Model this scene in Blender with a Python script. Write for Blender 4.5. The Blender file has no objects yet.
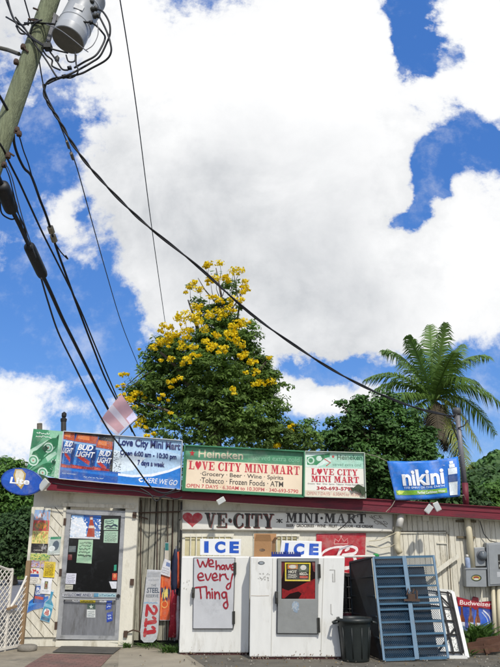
import bpy, math, random
from mathutils import Vector
R = math.radians
rnd = random.Random(7)
SC = bpy.context.scene
COL = SC.collection

# ------------------------------------------------------------------ camera
F_PX, PITCH, EYE = 675.0, R(17.4), 1.5
CP, SP = math.cos(PITCH), math.sin(PITCH)
cam_d = bpy.data.cameras.new('camera'); cam = bpy.data.objects.new('camera', cam_d); COL.objects.link(cam)
cam.location = (0, 0, EYE); cam.rotation_euler = (R(90) + PITCH, 0, 0)
cam_d.sensor_fit = 'VERTICAL'; cam_d.sensor_height = 36; cam_d.lens = 36 * F_PX / 667
cam_d.clip_end = 3000; SC.camera = cam

def ray(px, py):
    x = (px - 250) / F_PX; y = (333.5 - py) / F_PX
    return Vector((x, CP - y * SP, SP + y * CP))
def P(px, py, Y):
    d = ray(px, py); t = Y / d.y
    return Vector((d.x * t, Y, EYE + d.z * t))
def ppm(px, py, Y):
    return F_PX / (Y / ray(px, py).y)
def G(px, py, z=-0.1):
    d = ray(px, py); t = (z - EYE) / d.z
    return Vector((d.x * t, d.y * t, z))

# ------------------------------------------------------------------ materials
def lin(h):
    h = h.lstrip('#'); out = []
    for i in (0, 2, 4):
        c = int(h[i:i+2], 16) / 255
        out.append(c / 12.92 if c <= .04045 else ((c + .055) / 1.055) ** 2.4)
    return out
MATS = {}
def M(name, hexc, rough=.6, var=.12, scale=5, bump=0, bscale=40, metal=0, dirt=None, transl=0, stretch=None, sheen=0):
    if name in MATS: return MATS[name]
    m = bpy.data.materials.new(name); m.use_nodes = True
    nt = m.node_tree; N = nt.nodes; L = nt.links
    b = N['Principled BSDF']; out = N['Material Output']
    c = lin(hexc)
    geo = N.new('ShaderNodeNewGeometry'); vec = geo.outputs['Position']
    if stretch:
        mp = N.new('ShaderNodeMapping'); mp.inputs['Scale'].default_value = stretch
        L.new(vec, mp.inputs['Vector']); vec = mp.outputs['Vector']
    no = N.new('ShaderNodeTexNoise'); no.inputs['Scale'].default_value = scale; no.inputs['Detail'].default_value = 6
    no.inputs['Roughness'].default_value = .65
    L.new(vec, no.inputs['Vector'])
    rp = N.new('ShaderNodeValToRGB'); rp.color_ramp.elements[0].position = .3; rp.color_ramp.elements[1].position = .7
    rp.color_ramp.elements[0].color = [max(0, v * (1 - var)) for v in c] + [1]
    rp.color_ramp.elements[1].color = [min(1, v * (1 + var)) for v in c] + [1]
    L.new(no.outputs['Fac'], rp.inputs['Fac'])
    colout = rp.outputs['Color']
    if dirt:
        dh, amt, ds, lo = dirt
        n2 = N.new('ShaderNodeTexNoise'); n2.inputs['Scale'].default_value = ds; n2.inputs['Detail'].default_value = 9
        n2.inputs['Roughness'].default_value = .75
        L.new(vec, n2.inputs['Vector'])
        r2 = N.new('ShaderNodeValToRGB'); r2.color_ramp.elements[0].position = lo; r2.color_ramp.elements[1].position = lo + .16
        r2.color_ramp.elements[0].color = (0, 0, 0, 1); r2.color_ramp.elements[1].color = (amt, amt, amt, 1)
        L.new(n2.outputs['Fac'], r2.inputs['Fac'])
        mx = N.new('ShaderNodeMix'); mx.data_type = 'RGBA'
        L.new(r2.outputs['Color'], mx.inputs['Factor']); L.new(colout, mx.inputs['A'])
        mx.inputs['B'].default_value = lin(dh) + [1]; colout = mx.outputs['Result']
    L.new(colout, b.inputs['Base Color'])
    b.inputs['Roughness'].default_value = rough; b.inputs['Metallic'].default_value = metal
    if bump:
        n3 = N.new('ShaderNodeTexNoise'); n3.inputs['Scale'].default_value = bscale; n3.inputs['Detail'].default_value = 5
        L.new(vec, n3.inputs['Vector'])
        bp = N.new('ShaderNodeBump'); bp.inputs['Strength'].default_value = bump; bp.inputs['Distance'].default_value = .02
        L.new(n3.outputs['Fac'], bp.inputs['Height']); L.new(bp.outputs['Normal'], b.inputs['Normal'])
    if transl:
        tr = N.new('ShaderNodeBsdfTranslucent'); L.new(colout, tr.inputs['Color'])
        ms = N.new('ShaderNodeMixShader'); ms.inputs[0].default_value = transl
        L.new(b.outputs[0], ms.inputs[1]); L.new(tr.outputs[0], ms.inputs[2]); L.new(ms.outputs[0], out.inputs['Surface'])
    MATS[name] = m
    return m
def ink(hexc):                                                    # printed or painted colour, slightly faded and uneven
    return M('ink ' + hexc.lstrip('#'), hexc, .5, .16, 26, dirt=('#b4b0a2', .3, 3.6, .48))

# ------------------------------------------------------------------ mesh builder
class MB:
    def __init__(s): s.v = []; s.f = []; s.m = []; s.mats = []; s.cur = 0
    def use(s, m):
        if m not in s.mats: s.mats.append(m)
        s.cur = s.mats.index(m); return s
    def face(s, pts):
        b = len(s.v); s.v += [tuple(p) for p in pts]; s.f.append(tuple(range(b, b + len(pts)))); s.m.append(s.cur)
    def raw(s, vs, fs):
        b = len(s.v); s.v += [tuple(p) for p in vs]
        for f in fs: s.f.append(tuple(b + i for i in f)); s.m.append(s.cur)
    def box(s, x0, x1, y0, y1, z0, z1):
        s.raw([(x0,y0,z0),(x1,y0,z0),(x1,y1,z0),(x0,y1,z0),(x0,y0,z1),(x1,y0,z1),(x1,y1,z1),(x0,y1,z1)],
              [(0,3,2,1),(4,5,6,7),(0,1,5,4),(1,2,6,5),(2,3,7,6),(3,0,4,7)])
    def prism(s, poly, vec):
        n = len(poly); vec = Vector(vec)
        a = [Vector(p) for p in poly]
        s.raw(a + [p + vec for p in a], [tuple(range(n)), tuple(range(2*n-1, n-1, -1))] + [(i, i+n, (i+1)%n+n, (i+1)%n) for i in range(n)])
    def tube(s, pts, r, n=8, caps=True):
        pts = [Vector(p) for p in pts]
        rs = r if isinstance(r, (list, tuple)) else [r] * len(pts)
        ref = None; vs = []
        for i, p in enumerate(pts):
            t = (pts[min(i+1, len(pts)-1)] - pts[max(i-1, 0)])
            if t.length < 1e-9: t = Vector((0,0,1))
            t.normalize()
            if ref is None: ref = Vector((1,0,0)) if abs(t.x) < .9 else Vector((0,1,0))
            a = (ref - t * ref.dot(t)).normalized(); ref = a; b = t.cross(a)
            for k in range(n):
                g = 2*math.pi*k/n; vs.append(p + (a*math.cos(g) + b*math.sin(g)) * rs[i])
        fs = [(i*n+k, i*n+(k+1)%n, (i+1)*n+(k+1)%n, (i+1)*n+k) for i in range(len(pts)-1) for k in range(n)]
        if caps: fs += [tuple(range(n-1, -1, -1)), tuple(range((len(pts)-1)*n, len(pts)*n))]
        s.raw(vs, fs)
    def cable(s, pts, r, n=7):                                     # tube along a smoothed path
        pts = [Vector(p) for p in pts]; out = []
        for i in range(len(pts)-1):
            p0 = pts[max(i-1,0)]; p1 = pts[i]; p2 = pts[i+1]; p3 = pts[min(i+2,len(pts)-1)]
            for k in range(5):
                t = k/5; out.append(.5*((2*p1)+(p2-p0)*t+(2*p0-5*p1+4*p2-p3)*t*t+(3*p1-p0-3*p2+p3)*t**3))
        s.tube(out+[pts[-1]], r, n)
    def bar(s, a, b, w, d):                                        # square bar between points, w across, d in depth (Y)
        a = Vector(a); b = Vector(b); t = (b-a).normalized()
        y = Vector((0,1,0)) if abs(t.y) < .9 else Vector((0,0,1))
        u = t.cross(y).normalized() * w/2; q = t.cross(u).normalized() * d/2
        s.raw([a-u-q,a+u-q,a+u+q,a-u+q,b-u-q,b+u-q,b+u+q,b-u+q],[(0,3,2,1),(4,5,6,7),(0,1,5,4),(1,2,6,5),(2,3,7,6),(3,0,4,7)])
    def lathe(s, c, prof, n=28, axis=(0,0,1)):
        c = Vector(c); ax = Vector(axis).normalized()
        a = Vector((1,0,0)) if abs(ax.x) < .9 else Vector((0,1,0)); a = (a - ax*a.dot(ax)).normalized(); b = ax.cross(a)
        vs = [c + ax*h + (a*math.cos(2*math.pi*k/n) + b*math.sin(2*math.pi*k/n))*r for r, h in prof for k in range(n)]
        fs = [(i*n+k, i*n+(k+1)%n, (i+1)*n+(k+1)%n, (i+1)*n+k) for i in range(len(prof)-1) for k in range(n)]
        fs += [tuple(range(n-1,-1,-1)), tuple(range((len(prof)-1)*n, len(prof)*n))]
        s.raw(vs, fs)
    def build(s, name, mat=None, parent=None, smooth=False, bevel=0):
        me = bpy.data.meshes.new(name)
        off = wloc(parent) if parent else Vector((0,0,0))
        me.from_pydata([(p[0]-off.x, p[1]-off.y, p[2]-off.z) for p in s.v], [], s.f)
        for m in ([mat] if mat else s.mats): me.materials.append(m)
        if not mat: me.polygons.foreach_set('material_index', s.m)
        if smooth: me.polygons.foreach_set('use_smooth', [True]*len(s.f))
        me.update()
        o = bpy.data.objects.new(name, me); COL.objects.link(o)
        if parent: o.parent = parent
        if bevel:
            b = o.modifiers.new('bevel', 'BEVEL'); b.width = bevel; b.segments = 2; b.limit_method = 'ANGLE'
        return o
def wloc(o):
    l = Vector((0,0,0))
    while o: l = l + Vector(o.location); o = o.parent
    return l
def tag(o, label=None, cat=None, group=None, kind=None):
    if label: o['label'] = label
    if cat: o['category'] = cat
    if group: o['group'] = group
    if kind: o['kind'] = kind
    return o
def thing(name, label, cat, loc, group=None):
    o = bpy.data.objects.new(name, None); o.empty_display_size = .1; COL.objects.link(o); o.location = loc
    return tag(o, label, cat, group)

# ------------------------------------------------------------------ lettering and flat artwork
TXT = {}
def text_mesh(s, bold=0):
    k = (s, bold)
    if k in TXT: return TXT[k]
    cu = bpy.data.curves.new('t', 'FONT'); cu.body = s; cu.offset = bold; cu.resolution_u = 4
    ob = bpy.data.objects.new('t', cu); COL.objects.link(ob)
    dg = bpy.context.evaluated_depsgraph_get(); me = bpy.data.meshes.new_from_object(ob.evaluated_get(dg))
    vs = [(v.co.x, v.co.y) for v in me.vertices]; fs = [tuple(p.vertices) for p in me.polygons]
    bpy.data.objects.remove(ob); bpy.data.curves.remove(cu); bpy.data.meshes.remove(me)
    x0 = min(v[0] for v in vs); x1 = max(v[0] for v in vs); y0 = min(v[1] for v in vs); y1 = max(v[1] for v in vs)
    vs = [((x-x0)/(x1-x0), (y1-y)/(y1-y0)) for x, y in vs]
    TXT[k] = (vs, fs); return TXT[k]
def rc(a, b, c, d): return [(a,b),(c,b),(c,d),(a,d)]
def arc(cx, cy, rx, ry, a0, a1, w0, w1, n=14):                      # crescent stroke: w0 thin .. w1 thick at the middle
    o = []; i = []
    for k in range(n+1):
        t = k/n; a = R(a0 + (a1-a0)*t); w = w0 + (w1-w0)*math.sin(math.pi*t)
        o.append((cx+rx*math.cos(a), cy+ry*math.sin(a))); i.append((cx+(rx-w)*math.cos(a), cy+(ry-w*.55)*math.sin(a)))
    return [[o[k], o[k+1], i[k+1], i[k]] for k in range(n)]
def heart(cx, cy, rx, ry, n=26):
    pts = []
    for k in range(n):
        t = 2*math.pi*k/n; x = 16*math.sin(t)**3; y = 13*math.cos(t)-5*math.cos(2*t)-2*math.cos(3*t)-math.cos(4*t)
        pts.append((cx + rx*x/16, cy - ry*(y+2.5)/14.5))
    return pts
SER = {
 'L': (.9, [rc(.12,0,.40,1), rc(0,0,.52,.1), rc(0,.9,.9,1), rc(.79,.62,.9,.9)]),
 'I': (.52, [rc(.12,0,.40,1), rc(0,0,.52,.1), rc(0,.9,.52,1)]),
 'T': (.95, [rc(.335,0,.615,1), rc(0,0,.95,.11), rc(0,.11,.1,.36), rc(.85,.11,.95,.36), rc(.2,.9,.75,1)]),
 'V': (1.0, [[(.08,0),(.37,0),(.62,1),(.44,1)], [(.74,0),(.87,0),(.60,1),(.50,.86)], rc(0,0,.45,.09), rc(.62,0,1,.09)]),
 'E': (.92, [rc(.12,0,.40,1), rc(0,0,.9,.11), rc(0,.89,.92,1), rc(.40,.44,.66,.55), rc(.8,.11,.9,.33), rc(.82,.66,.92,.89), rc(.58,.34,.67,.66)]),
 'Y': (1.0, [[(.05,0),(.35,0),(.64,.55),(.42,.62)], [(.74,0),(.88,0),(.62,.56),(.55,.5)], rc(.37,.5,.65,1), rc(0,0,.42,.09), rc(.62,0,1,.09), rc(.24,.91,.78,1)]),
 'M': (1.25, [rc(.13,0,.25,1), rc(.85,0,1.13,1), [(.13,0),(.42,0),(.70,.8),(.58,.98)], [(.78,0),(.95,0),(.62,.98),(.56,.8)], rc(0,0,.35,.09), rc(.9,0,1.25,.09), rc(0,.91,.4,1), rc(.75,.91,1.25,1)]),
 'N': (1.05, [rc(.13,0,.25,1), rc(.80,0,.92,1), [(.13,0),(.42,0),(.92,1),(.74,1)], rc(0,0,.35,.09), rc(.65,0,1.05,.09), rc(0,.91,.4,1)]),
 'A': (1.05, [[(.44,0),(.60,0),(.95,1),(.66,1)], [(.40,.12),(.48,.2),(.22,1),(.10,1)], rc(.28,.6,.70,.7), rc(0,.91,.38,1), rc(.55,.91,1.05,1)]),
 'R': (1.05, [rc(.12,0,.40,1), rc(0,0,.55,.1), rc(.4,.45,.6,.55), [(.48,.52),(.74,.5),(1.05,1),(.76,1)], rc(0,.91,.52,1)] + arc(.52,.275,.40,.28,-92,92,.1,.27)),
 'C': (.95, arc(.5,.5,.5,.52,-38,-322,.10,.30,18) + [rc(.80,.05,.9,.35), rc(.82,.66,.9,.9)]),
 'H': (1.0, [heart(.5,.55,.5,.55)]),
 '.': (.4, [[(.2+.15*math.cos(a), .5+.15*math.sin(a)) for a in [k*math.pi/4 for k in range(8)]]]),
 '*': (.7, [rc(.3,.3,.4,.75), [(.1,.35),(.17,.28),(.62,.68),(.55,.75)], [(.55,.3),(.62,.36),(.16,.72),(.1,.66)]]),
 ' ': (.38, []),
}
class Art:
    """flat artwork on a quad (top-left, top-right, bottom-right, bottom-left); u right, v down"""
    def __init__(s, quad, base=.0015, step=.00012, split=False):
        s.q = [Vector(p) for p in quad]; s.mb = MB(); s.split = split; s.done = []; s.d = base; s.step = step
        s.n = (s.q[1]-s.q[0]).cross(s.q[3]-s.q[0]).normalized()
        if s.n.y > 0: s.n = -s.n
    def p(s, u, v, d=0):
        a = s.q[0].lerp(s.q[1], u); b = s.q[3].lerp(s.q[2], u)
        return a.lerp(b, v) + s.n * (s.d + d)
    def poly(s, pts, col):
        s.mb.use(ink(col) if isinstance(col, str) else col); s.mb.face([s.p(*p) for p in pts]); s.d += s.step; return s
    def rect(s, a, b, c, d, col): return s.poly(rc(a,b,c,d), col)
    def ell(s, cu, cv, ru, rv, col, n=20, rot=0):
        c, q = math.cos(rot), math.sin(rot)
        return s.poly([(cu + ru*math.cos(2*math.pi*k/n)*c - rv*math.sin(2*math.pi*k/n)*q, cv + ru*math.cos(2*math.pi*k/n)*q + rv*math.sin(2*math.pi*k/n)*c) for k in range(n)], col)
    def star(s, cu, cv, ru, rv, col):
        return s.poly([(cu + (ru if k%2==0 else ru*.42)*math.sin(math.pi*k/5), cv - (rv if k%2==0 else rv*.42)*math.cos(math.pi*k/5)) for k in range(10)], col)
    def heart(s, cu, cv, ru, rv, col): return s.poly(heart(cu, cv, ru, rv), col)
    def text(s, t, a, b, c, d, col, bold=0, slant=0):
        vs, fs = text_mesh(t, bold); s.mb.use(ink(col))
        s.mb.raw([s.p(a+(c-a)*x + slant*(1-y), b+(d-b)*y) for x, y in vs], fs); s.d += s.step; return s.cutoff()
    def serif(s, t, a, b, c, d, col, hcol=None, gap=.1, light=0):
        w = sum(SER[ch][0]+gap for ch in t) - gap; x = 0
        for ch in t:
            cw, polys = SER[ch]
            s.mb.use(ink(hcol if ch == 'H' and hcol else col))
            for k, pl in enumerate(polys):
                s.mb.face([s.p(a+(c-a)*(x+u)/w, b+(d-b)*v, .00012*k) for u, v in pl])
            x += cw + gap
        s.d += .0003; return s.cutoff()
    def stroke(s, pts, w, col, smooth=True):
        """brush line of width w metres"""
        if smooth and len(pts) > 2:
            out = []
            for i in range(len(pts)-1):
                p0 = pts[max(i-1,0)]; p1 = pts[i]; p2 = pts[i+1]; p3 = pts[min(i+2, len(pts)-1)]
                for k in range(5):
                    t = k/5
                    out.append(tuple(.5*((2*p1[j]) + (-p0[j]+p2[j])*t + (2*p0[j]-5*p1[j]+4*p2[j]-p3[j])*t*t + (-p0[j]+3*p1[j]-3*p2[j]+p3[j])*t**3) for j in (0,1)))
            pts = out + [pts[-1]]
        s.mb.use(ink(col) if isinstance(col, str) else col)
        P3 = [s.p(u, v) for u, v in pts]
        L_, R_ = [], []
        for i, p in enumerate(P3):
            t = (P3[min(i+1,len(P3)-1)] - P3[max(i-1,0)])
            if t.length < 1e-9: t = Vector((1,0,0))
            e = t.normalized().cross(s.n) * w/2 * (1 + .13*math.sin(i*.83) + .07*math.sin(i*2.3))
            L_.append(p + e); R_.append(p - e)
        for i in range(len(P3)-1):
            o = s.n * (.00002*(i+1)); s.mb.face([L_[i]+o, L_[i+1]+o, R_[i+1]+o, R_[i]+o])
        a = (s.q[1]-s.q[0]).normalized(); b = a.cross(s.n).normalized()
        for e, k in ((P3[0], 0), (P3[-1], len(P3)+2)):
            s.mb.face([e + s.n*.00002*k + (a*math.cos(2*math.pi*j/10) + b*math.sin(2*math.pi*j/10))*w/2 for j in range(10)])
        s.d += s.step + .00002*len(P3); return s.cutoff()
    def dots(s, u0, v0, u1, v1, n, sz, col, seed=1):
        rr = random.Random(seed); st = s.step; s.step = .00001; n = int(n*2.4); sz *= .62
        for _ in range(n):
            u = rr.uniform(u0,u1); v = rr.uniform(v0,v1); q = sz*rr.uniform(.5,1.3)
            s.poly([(u-q,v-q*.6),(u+q*.5,v-q),(u+q,v+q*.4),(u-q*.3,v+q)], col)
        s.step = st; return s
    def lines(s, u0, v0, u1, v1, n, col, seed=1, w=.004):                # rows of small unreadable handwriting
        rr = random.Random(seed); sp = s.split; s.split = False
        for i in range(n):
            v = v0 + (v1-v0)*(i+.5)/n; u = u0; h = (v1-v0)/n*.3
            while u < u1 - .05:
                e = min(u1, u + rr.uniform(.08,.2)*(u1-u0)); k = max(3, int((e-u)/.03))
                s.stroke([(u+(e-u)*j/k, v + h*rr.uniform(-1,1)) for j in range(k+1)], w, col, False); u = e + .05*(u1-u0)
        s.split = sp; return s.cutoff()
    def cutoff(s):                                                   # one mesh per line of lettering
        if s.split and s.mb.f: s.done.append(s.mb); s.mb = MB()
        return s
    def build(s, name, parent):
        o = None
        for mb in s.done + ([s.mb] if s.mb.f else []): o = mb.build(name, None, parent)
        return o
def quad(px4, Y):
    ys = Y if isinstance(Y, (list, tuple)) else [Y]*4
    return [P(p[0], p[1], y) for p, y in zip(px4, ys)]
def slab(mb, q, thick, back=True):
    n = (q[1]-q[0]).cross(q[3]-q[0]).normalized()
    if n.y > 0: n = -n
    mb.prism(q, -n*thick)
def decal(name, label, cat, px4, Y, base, draw=None, thick=.003, group=None, parent=None):
    """a sheet of printed paper, tin or film: one mesh, its print included"""
    q = quad(px4, Y); a = Art(q, .001); a.mb.use(ink(base) if isinstance(base, str) else base); slab(a.mb, q, thick)
    if draw: draw(a)
    o = a.mb.build(name, None, parent)
    if label: tag(o, label, cat, group)
    return o
def ctr(q): return sum((Vector(p) for p in q), Vector((0,0,0))) / len(q)
def clip(poly, a, b, c):                                            # keep a*x + b*y <= c
    out = []
    for i in range(len(poly)):
        p, q = poly[i], poly[(i+1) % len(poly)]
        dp = a*p[0]+b*p[1]-c; dq = a*q[0]+b*q[1]-c
        if dp <= 0: out.append(p)
        if dp*dq < 0:
            t = dp/(dp-dq); out.append((p[0]+(q[0]-p[0])*t, p[1]+(q[1]-p[1])*t))
    return out

# ------------------------------------------------------------------ light and sky
SUN_E, SUN_A = R(47), R(20)
sv = Vector((math.sin(SUN_A)*math.cos(SUN_E), -math.cos(SUN_A)*math.cos(SUN_E), math.sin(SUN_E)))
sd = bpy.data.lights.new('sun', 'SUN'); sd.energy = 3.35; sd.angle = R(1.4); sd.color = (1, .95, .87)
so = bpy.data.objects.new('sun', sd); COL.objects.link(so); so.rotation_euler = (-sv).to_track_quat('-Z', 'Y').to_euler(); so.location = (0, -10, 30)
W = bpy.data.worlds.new('World'); SC.world = W; W.use_nodes = True
nt = W.node_tree; N = nt.nodes; L = nt.links; N.clear()
def mth(op, a, b=None, c=None):
    n = N.new('ShaderNodeMath'); n.operation = op
    for i, x in enumerate((a, b, c)):
        if x is None: continue
        if isinstance(x, (int, float)): n.inputs[i].default_value = x
        else: L.new(x, n.inputs[i])
    return n.outputs[0]
def smooth(x, lo, hi):
    n = N.new('ShaderNodeMapRange'); n.interpolation_type = 'SMOOTHSTEP'
    L.new(x, n.inputs['Value']); n.inputs['From Min'].default_value = lo; n.inputs['From Max'].default_value = hi
    return n.outputs['Result']
sky = N.new('ShaderNodeTexSky'); sky.sky_type = 'NISHITA'; sky.sun_disc = False
sky.sun_elevation = SUN_E; sky.sun_rotation = R(180) - SUN_A; sky.air_density = 1.0; sky.dust_density = .4; sky.ozone_density = 2.5
hs = N.new('ShaderNodeHueSaturation'); hs.inputs['Saturation'].default_value = 1.2; hs.inputs['Value'].default_value = 1.7
L.new(sky.outputs[0], hs.inputs['Color'])
tc = N.new('ShaderNodeTexCoord'); sx = N.new('ShaderNodeSeparateXYZ'); L.new(tc.outputs['Generated'], sx.inputs[0])
yy = mth('MAXIMUM', sx.outputs[1], .08)
U = mth('DIVIDE', sx.outputs[0], yy); V = mth('DIVIDE', sx.outputs[2], yy)
front = smooth(sx.outputs[1], .05, .3)
cb = N.new('ShaderNodeCombineXYZ'); L.new(U, cb.inputs[0]); L.new(V, cb.inputs[1])
def noise(vec, scale, detail, rough, off=(0,0,0), dist=0):
    mp = N.new('ShaderNodeMapping'); mp.inputs['Location'].default_value = off; L.new(vec, mp.inputs[0])
    n = N.new('ShaderNodeTexNoise'); n.inputs['Scale'].default_value = scale; n.inputs['Detail'].default_value = detail
    n.inputs['Roughness'].default_value = rough; n.inputs['Distortion'].default_value = dist; L.new(mp.outputs[0], n.inputs['Vector'])
    return n.outputs['Fac']
# the edges of the clouds are torn by turbulence
def turb(scale, detail, off):
    mp = N.new('ShaderNodeMapping'); mp.inputs['Location'].default_value = off; L.new(cb.outputs[0], mp.inputs[0])
    n = N.new('ShaderNodeTexNoise'); n.inputs['Scale'].default_value = scale; n.inputs['Detail'].default_value = detail; n.inputs['Roughness'].default_value = .6
    L.new(mp.outputs[0], n.inputs['Vector']); q = N.new('ShaderNodeSeparateColor'); L.new(n.outputs['Color'], q.inputs[0]); return q
ta = turb(5, 7, (2.2, 6.1, 0)); 
UW = mth('ADD', U, mth('MULTIPLY', mth('SUBTRACT', ta.outputs[0], .5), .17)); VW = mth('ADD', V, mth('MULTIPLY', mth('SUBTRACT', ta.outputs[1], .5), .17))
BLOBS = [  # clouds over the bay: x, y (where they stand seen from the road), spread, spread, weight
 (230,120,130,130,1.2),(180,230,70,70,.8),(330,235,65,90,.9),(365,310,50,50,.8),(350,70,60,95,.95),(480,40,34,60,1.1),(470,245,52,66,1.3),(425,320,45,35,.6),(440,95,25,16,.5),
 (12,15,60,44,.72),(12,412,36,36,1.0),(120,50,50,55,.5),(300,395,55,14,.5),(355,400,40,9,.5),(50,225,22,26,.55),(95,385,30,7,.3),(160,290,40,45,.5),(270,330,60,36,.6),(30,130,20,14,.25),(75,275,16,14,.25),
 (45,140,34,36,-.9),(45,320,60,50,-.8),(418,15,17,26,-1.6),(424,58,15,20,-1.4),(455,60,8,14,-.5),(425,165,17,18,-1.3),(455,148,22,15,-1.3),(490,146,18,14,-1.3),(398,212,17,14,-1.4),(436,178,20,14,-.9),(408,190,10,16,-.8),(470,120,16,10,-.5),(340,368,42,11,-1.0),(490,420,40,30,-1.0),(440,368,60,14,-.6),(110,350,30,40,-.7),(78,215,10,24,-.4),(110,315,22,22,-.5),
]
def uv_of(px, py):
    d = ray(px, py); return d.x/d.y, d.z/d.y
field = None
def gauss(px, py, rx, ry, A=None, B_=None):
    A = A or UW; B_ = B_ or VW
    u, v = uv_of(px, py); u2, _ = uv_of(px+rx, py); _, v2 = uv_of(px, py-ry)
    a = mth('DIVIDE', mth('SUBTRACT', A, u), abs(u2-u)); b = mth('DIVIDE', mth('SUBTRACT', B_, v), abs(v2-v))
    q = mth('ADD', mth('MULTIPLY', a, a), mth('MULTIPLY', b, b))
    return mth('EXPONENT', mth('MULTIPLY', q, -1.0))
for x, y, rx, ry, w in BLOBS:
    g = mth('MULTIPLY', gauss(x, y, rx, ry), w)
    field = g if field is None else mth('ADD', field, g)
n1 = noise(cb.outputs[0], 6.5, 12, .67, (3.1, 1.7, 0), .15)
n1b = noise(cb.outputs[0], 22, 8, .62, (1.3, 7.7, 0), .2)
nz = mth('ADD', mth('MULTIPLY', mth('SUBTRACT', n1, .5), 2.2), mth('MULTIPLY', mth('SUBTRACT', n1b, .5), .9))
fieldf = mth('ADD', field, nz)
mask_front = smooth(fieldf, .02, .5)
n3d = noise(tc.outputs['Generated'], 2.2, 9, .6, (5, 2, 1), .2)
mask_back = smooth(n3d, .42, .58)
nv = noise(cb.outputs[0], 8, 9, .66, (6.3, 3.3, 0), .0)
veil = mth('MULTIPLY', smooth(nv, .48, .74), .42)
mask_front = mth('MAXIMUM', mask_front, veil)
mask = mth('ADD', mth('MULTIPLY', mask_front, front), mth('MULTIPLY', mask_back, mth('SUBTRACT', 1.0, front)))
# thick cloud bases are greyer than the sunlit rims
base = mth('ADD', mth('MULTIPLY', gauss(255,235,150,105), .28), mth('ADD', mth('MULTIPLY', gauss(340,320,70,50), .2), mth('MULTIPLY', mth('ADD', gauss(150,220,60,80), mth('MULTIPLY', gauss(10,30,80,60), .8)), .2)))
n2 = noise(cb.outputs[0], 5, 9, .6, (9.3, 4.1, 0), .3)
rim = mth('MULTIPLY', mth('SUBTRACT', 1.0, smooth(fieldf, .45, 1.1)), .08)
grey = mth('ADD', mth('MULTIPLY', mth('ADD', base, .02), mth('ADD', -.25, mth('MULTIPLY', n2, 2.4))), rim)
lum = mth('SUBTRACT', 1.12, mth('MULTIPLY', grey, 1.2))
lum10 = mth('MULTIPLY', lum, 10.0)
cc = N.new('ShaderNodeCombineColor'); L.new(mth('SUBTRACT', lum10, mth('MULTIPLY', grey, 1.3)), cc.inputs[0]); L.new(mth('SUBTRACT', lum10, mth('MULTIPLY', grey, .75)), cc.inputs[1]); L.new(lum10, cc.inputs[2])
mx = N.new('ShaderNodeMix'); mx.data_type = 'RGBA'; L.new(mask, mx.inputs['Factor']); mb_ = N.new('ShaderNodeMix'); mb_.data_type = 'RGBA'; mb_.inputs['Factor'].default_value = .6; L.new(hs.outputs[0], mb_.inputs['A']); mb_.inputs['B'].default_value = (.55, 1.95, 6.6, 1); L.new(mb_.outputs['Result'], mx.inputs['A']); L.new(cc.outputs[0], mx.inputs['B'])
bg = N.new('ShaderNodeBackground'); bg.inputs['Strength'].default_value = .1; L.new(mx.outputs['Result'], bg.inputs['Color'])
wo = N.new('ShaderNodeOutputWorld'); L.new(bg.outputs[0], wo.inputs[0])
SC.view_settings.view_transform = 'Standard'; SC.view_settings.look = 'None'; SC.view_settings.exposure = 0; SC.view_settings.gamma = 1

# ------------------------------------------------------------------ ground
GZ = -.1
m_dirt = M('dirt and worn asphalt', '#625d52', .95, .3, 2.2, .6, 30, dirt=('#4b4a42', .7, 1.2, .5))
m_conc = M('weathered concrete', '#8e8573', .9, .22, 3, .35, 50, dirt=('#615d52', .7, 1.6, .5))
m_conc2 = M('pale concrete', '#968e7c', .9, .14, 3, .35, 50, dirt=('#7a7365', .6, 2.0, .55))
m_tile = M('red walkway paint', '#7c5d54', .85, .2, 4, .3, 60, dirt=('#5c544b', .8, 2.4, .5))
nt_ = m_tile.node_tree; bt = nt_.nodes.new('ShaderNodeTexBrick'); bt.inputs['Scale'].default_value = 3.2; bt.inputs['Mortar Size'].default_value = .02; bt.offset = .5
bt.inputs['Color1'].default_value = (.9,.9,.9,1); bt.inputs['Color2'].default_value = (1.08,1.04,1.02,1); bt.inputs['Mortar'].default_value = (.6,.6,.58,1)
ge_ = nt_.nodes.new('ShaderNodeNewGeometry'); nt_.links.new(ge_.outputs['Position'], bt.inputs['Vector'])
pb = nt_.nodes['Principled BSDF']; src = pb.inputs['Base Color'].links[0].from_socket; mm = nt_.nodes.new('ShaderNodeMix'); mm.data_type = 'RGBA'; mm.blend_type = 'MULTIPLY'; mm.inputs['Factor'].default_value = 1
nt_.links.new(src, mm.inputs['A']); nt_.links.new(bt.outputs['Color'], mm.inputs['B']); nt_.links.new(mm.outputs['Result'], pb.inputs['Base Color'])
m_mat = M('dark slate strip', '#4d4b45', .85, .25, 6, .4, 50)
m_road = M('road asphalt', '#77777a', .9, .12, 2, .3, 60)
m_grass = M('grass', '#4f6a25', .9, .45, 1.5, .8, 12)
def sheet(name, pts, m, z, kind='structure'):
    mb = MB(); mb.face([(p[0], p[1], z) for p in pts]); o = mb.build(name, m); o['kind'] = kind; return o
sheet('ground', [(-900,-600),(900,-600),(900,1500),(-900,1500)], m_dirt, GZ)
sheet('road', [(-60,17.5),(-5.2,18.6),(-5.2,34),(-60,35)], m_road, GZ+.004)
g = lambda x, y: G(x, y, GZ)
sheet('concrete_apron', [(-9.5,6),(-.75,6),g(205,667),g(188,655.5),(g(180,649).x,12.12),(-9.5,12.12)], m_conc, GZ+.004)
sheet('pale_concrete', [g(116,700),g(178,690),g(196,667),g(180,653),(g(128,648).x,12.05),(g(138,648).x-.25,11.7)], m_conc2, GZ+.008)
sheet('red_walkway', [g(-10,690),g(84,690),g(101,667),g(112,655.5),g(46,654.5),g(30,664)], m_tile, GZ+.012)
sheet('slate_strip', [g(52,653.2),g(113,654.8),g(121,648.4),g(62,646.6)], m_mat, GZ+.016)

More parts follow.
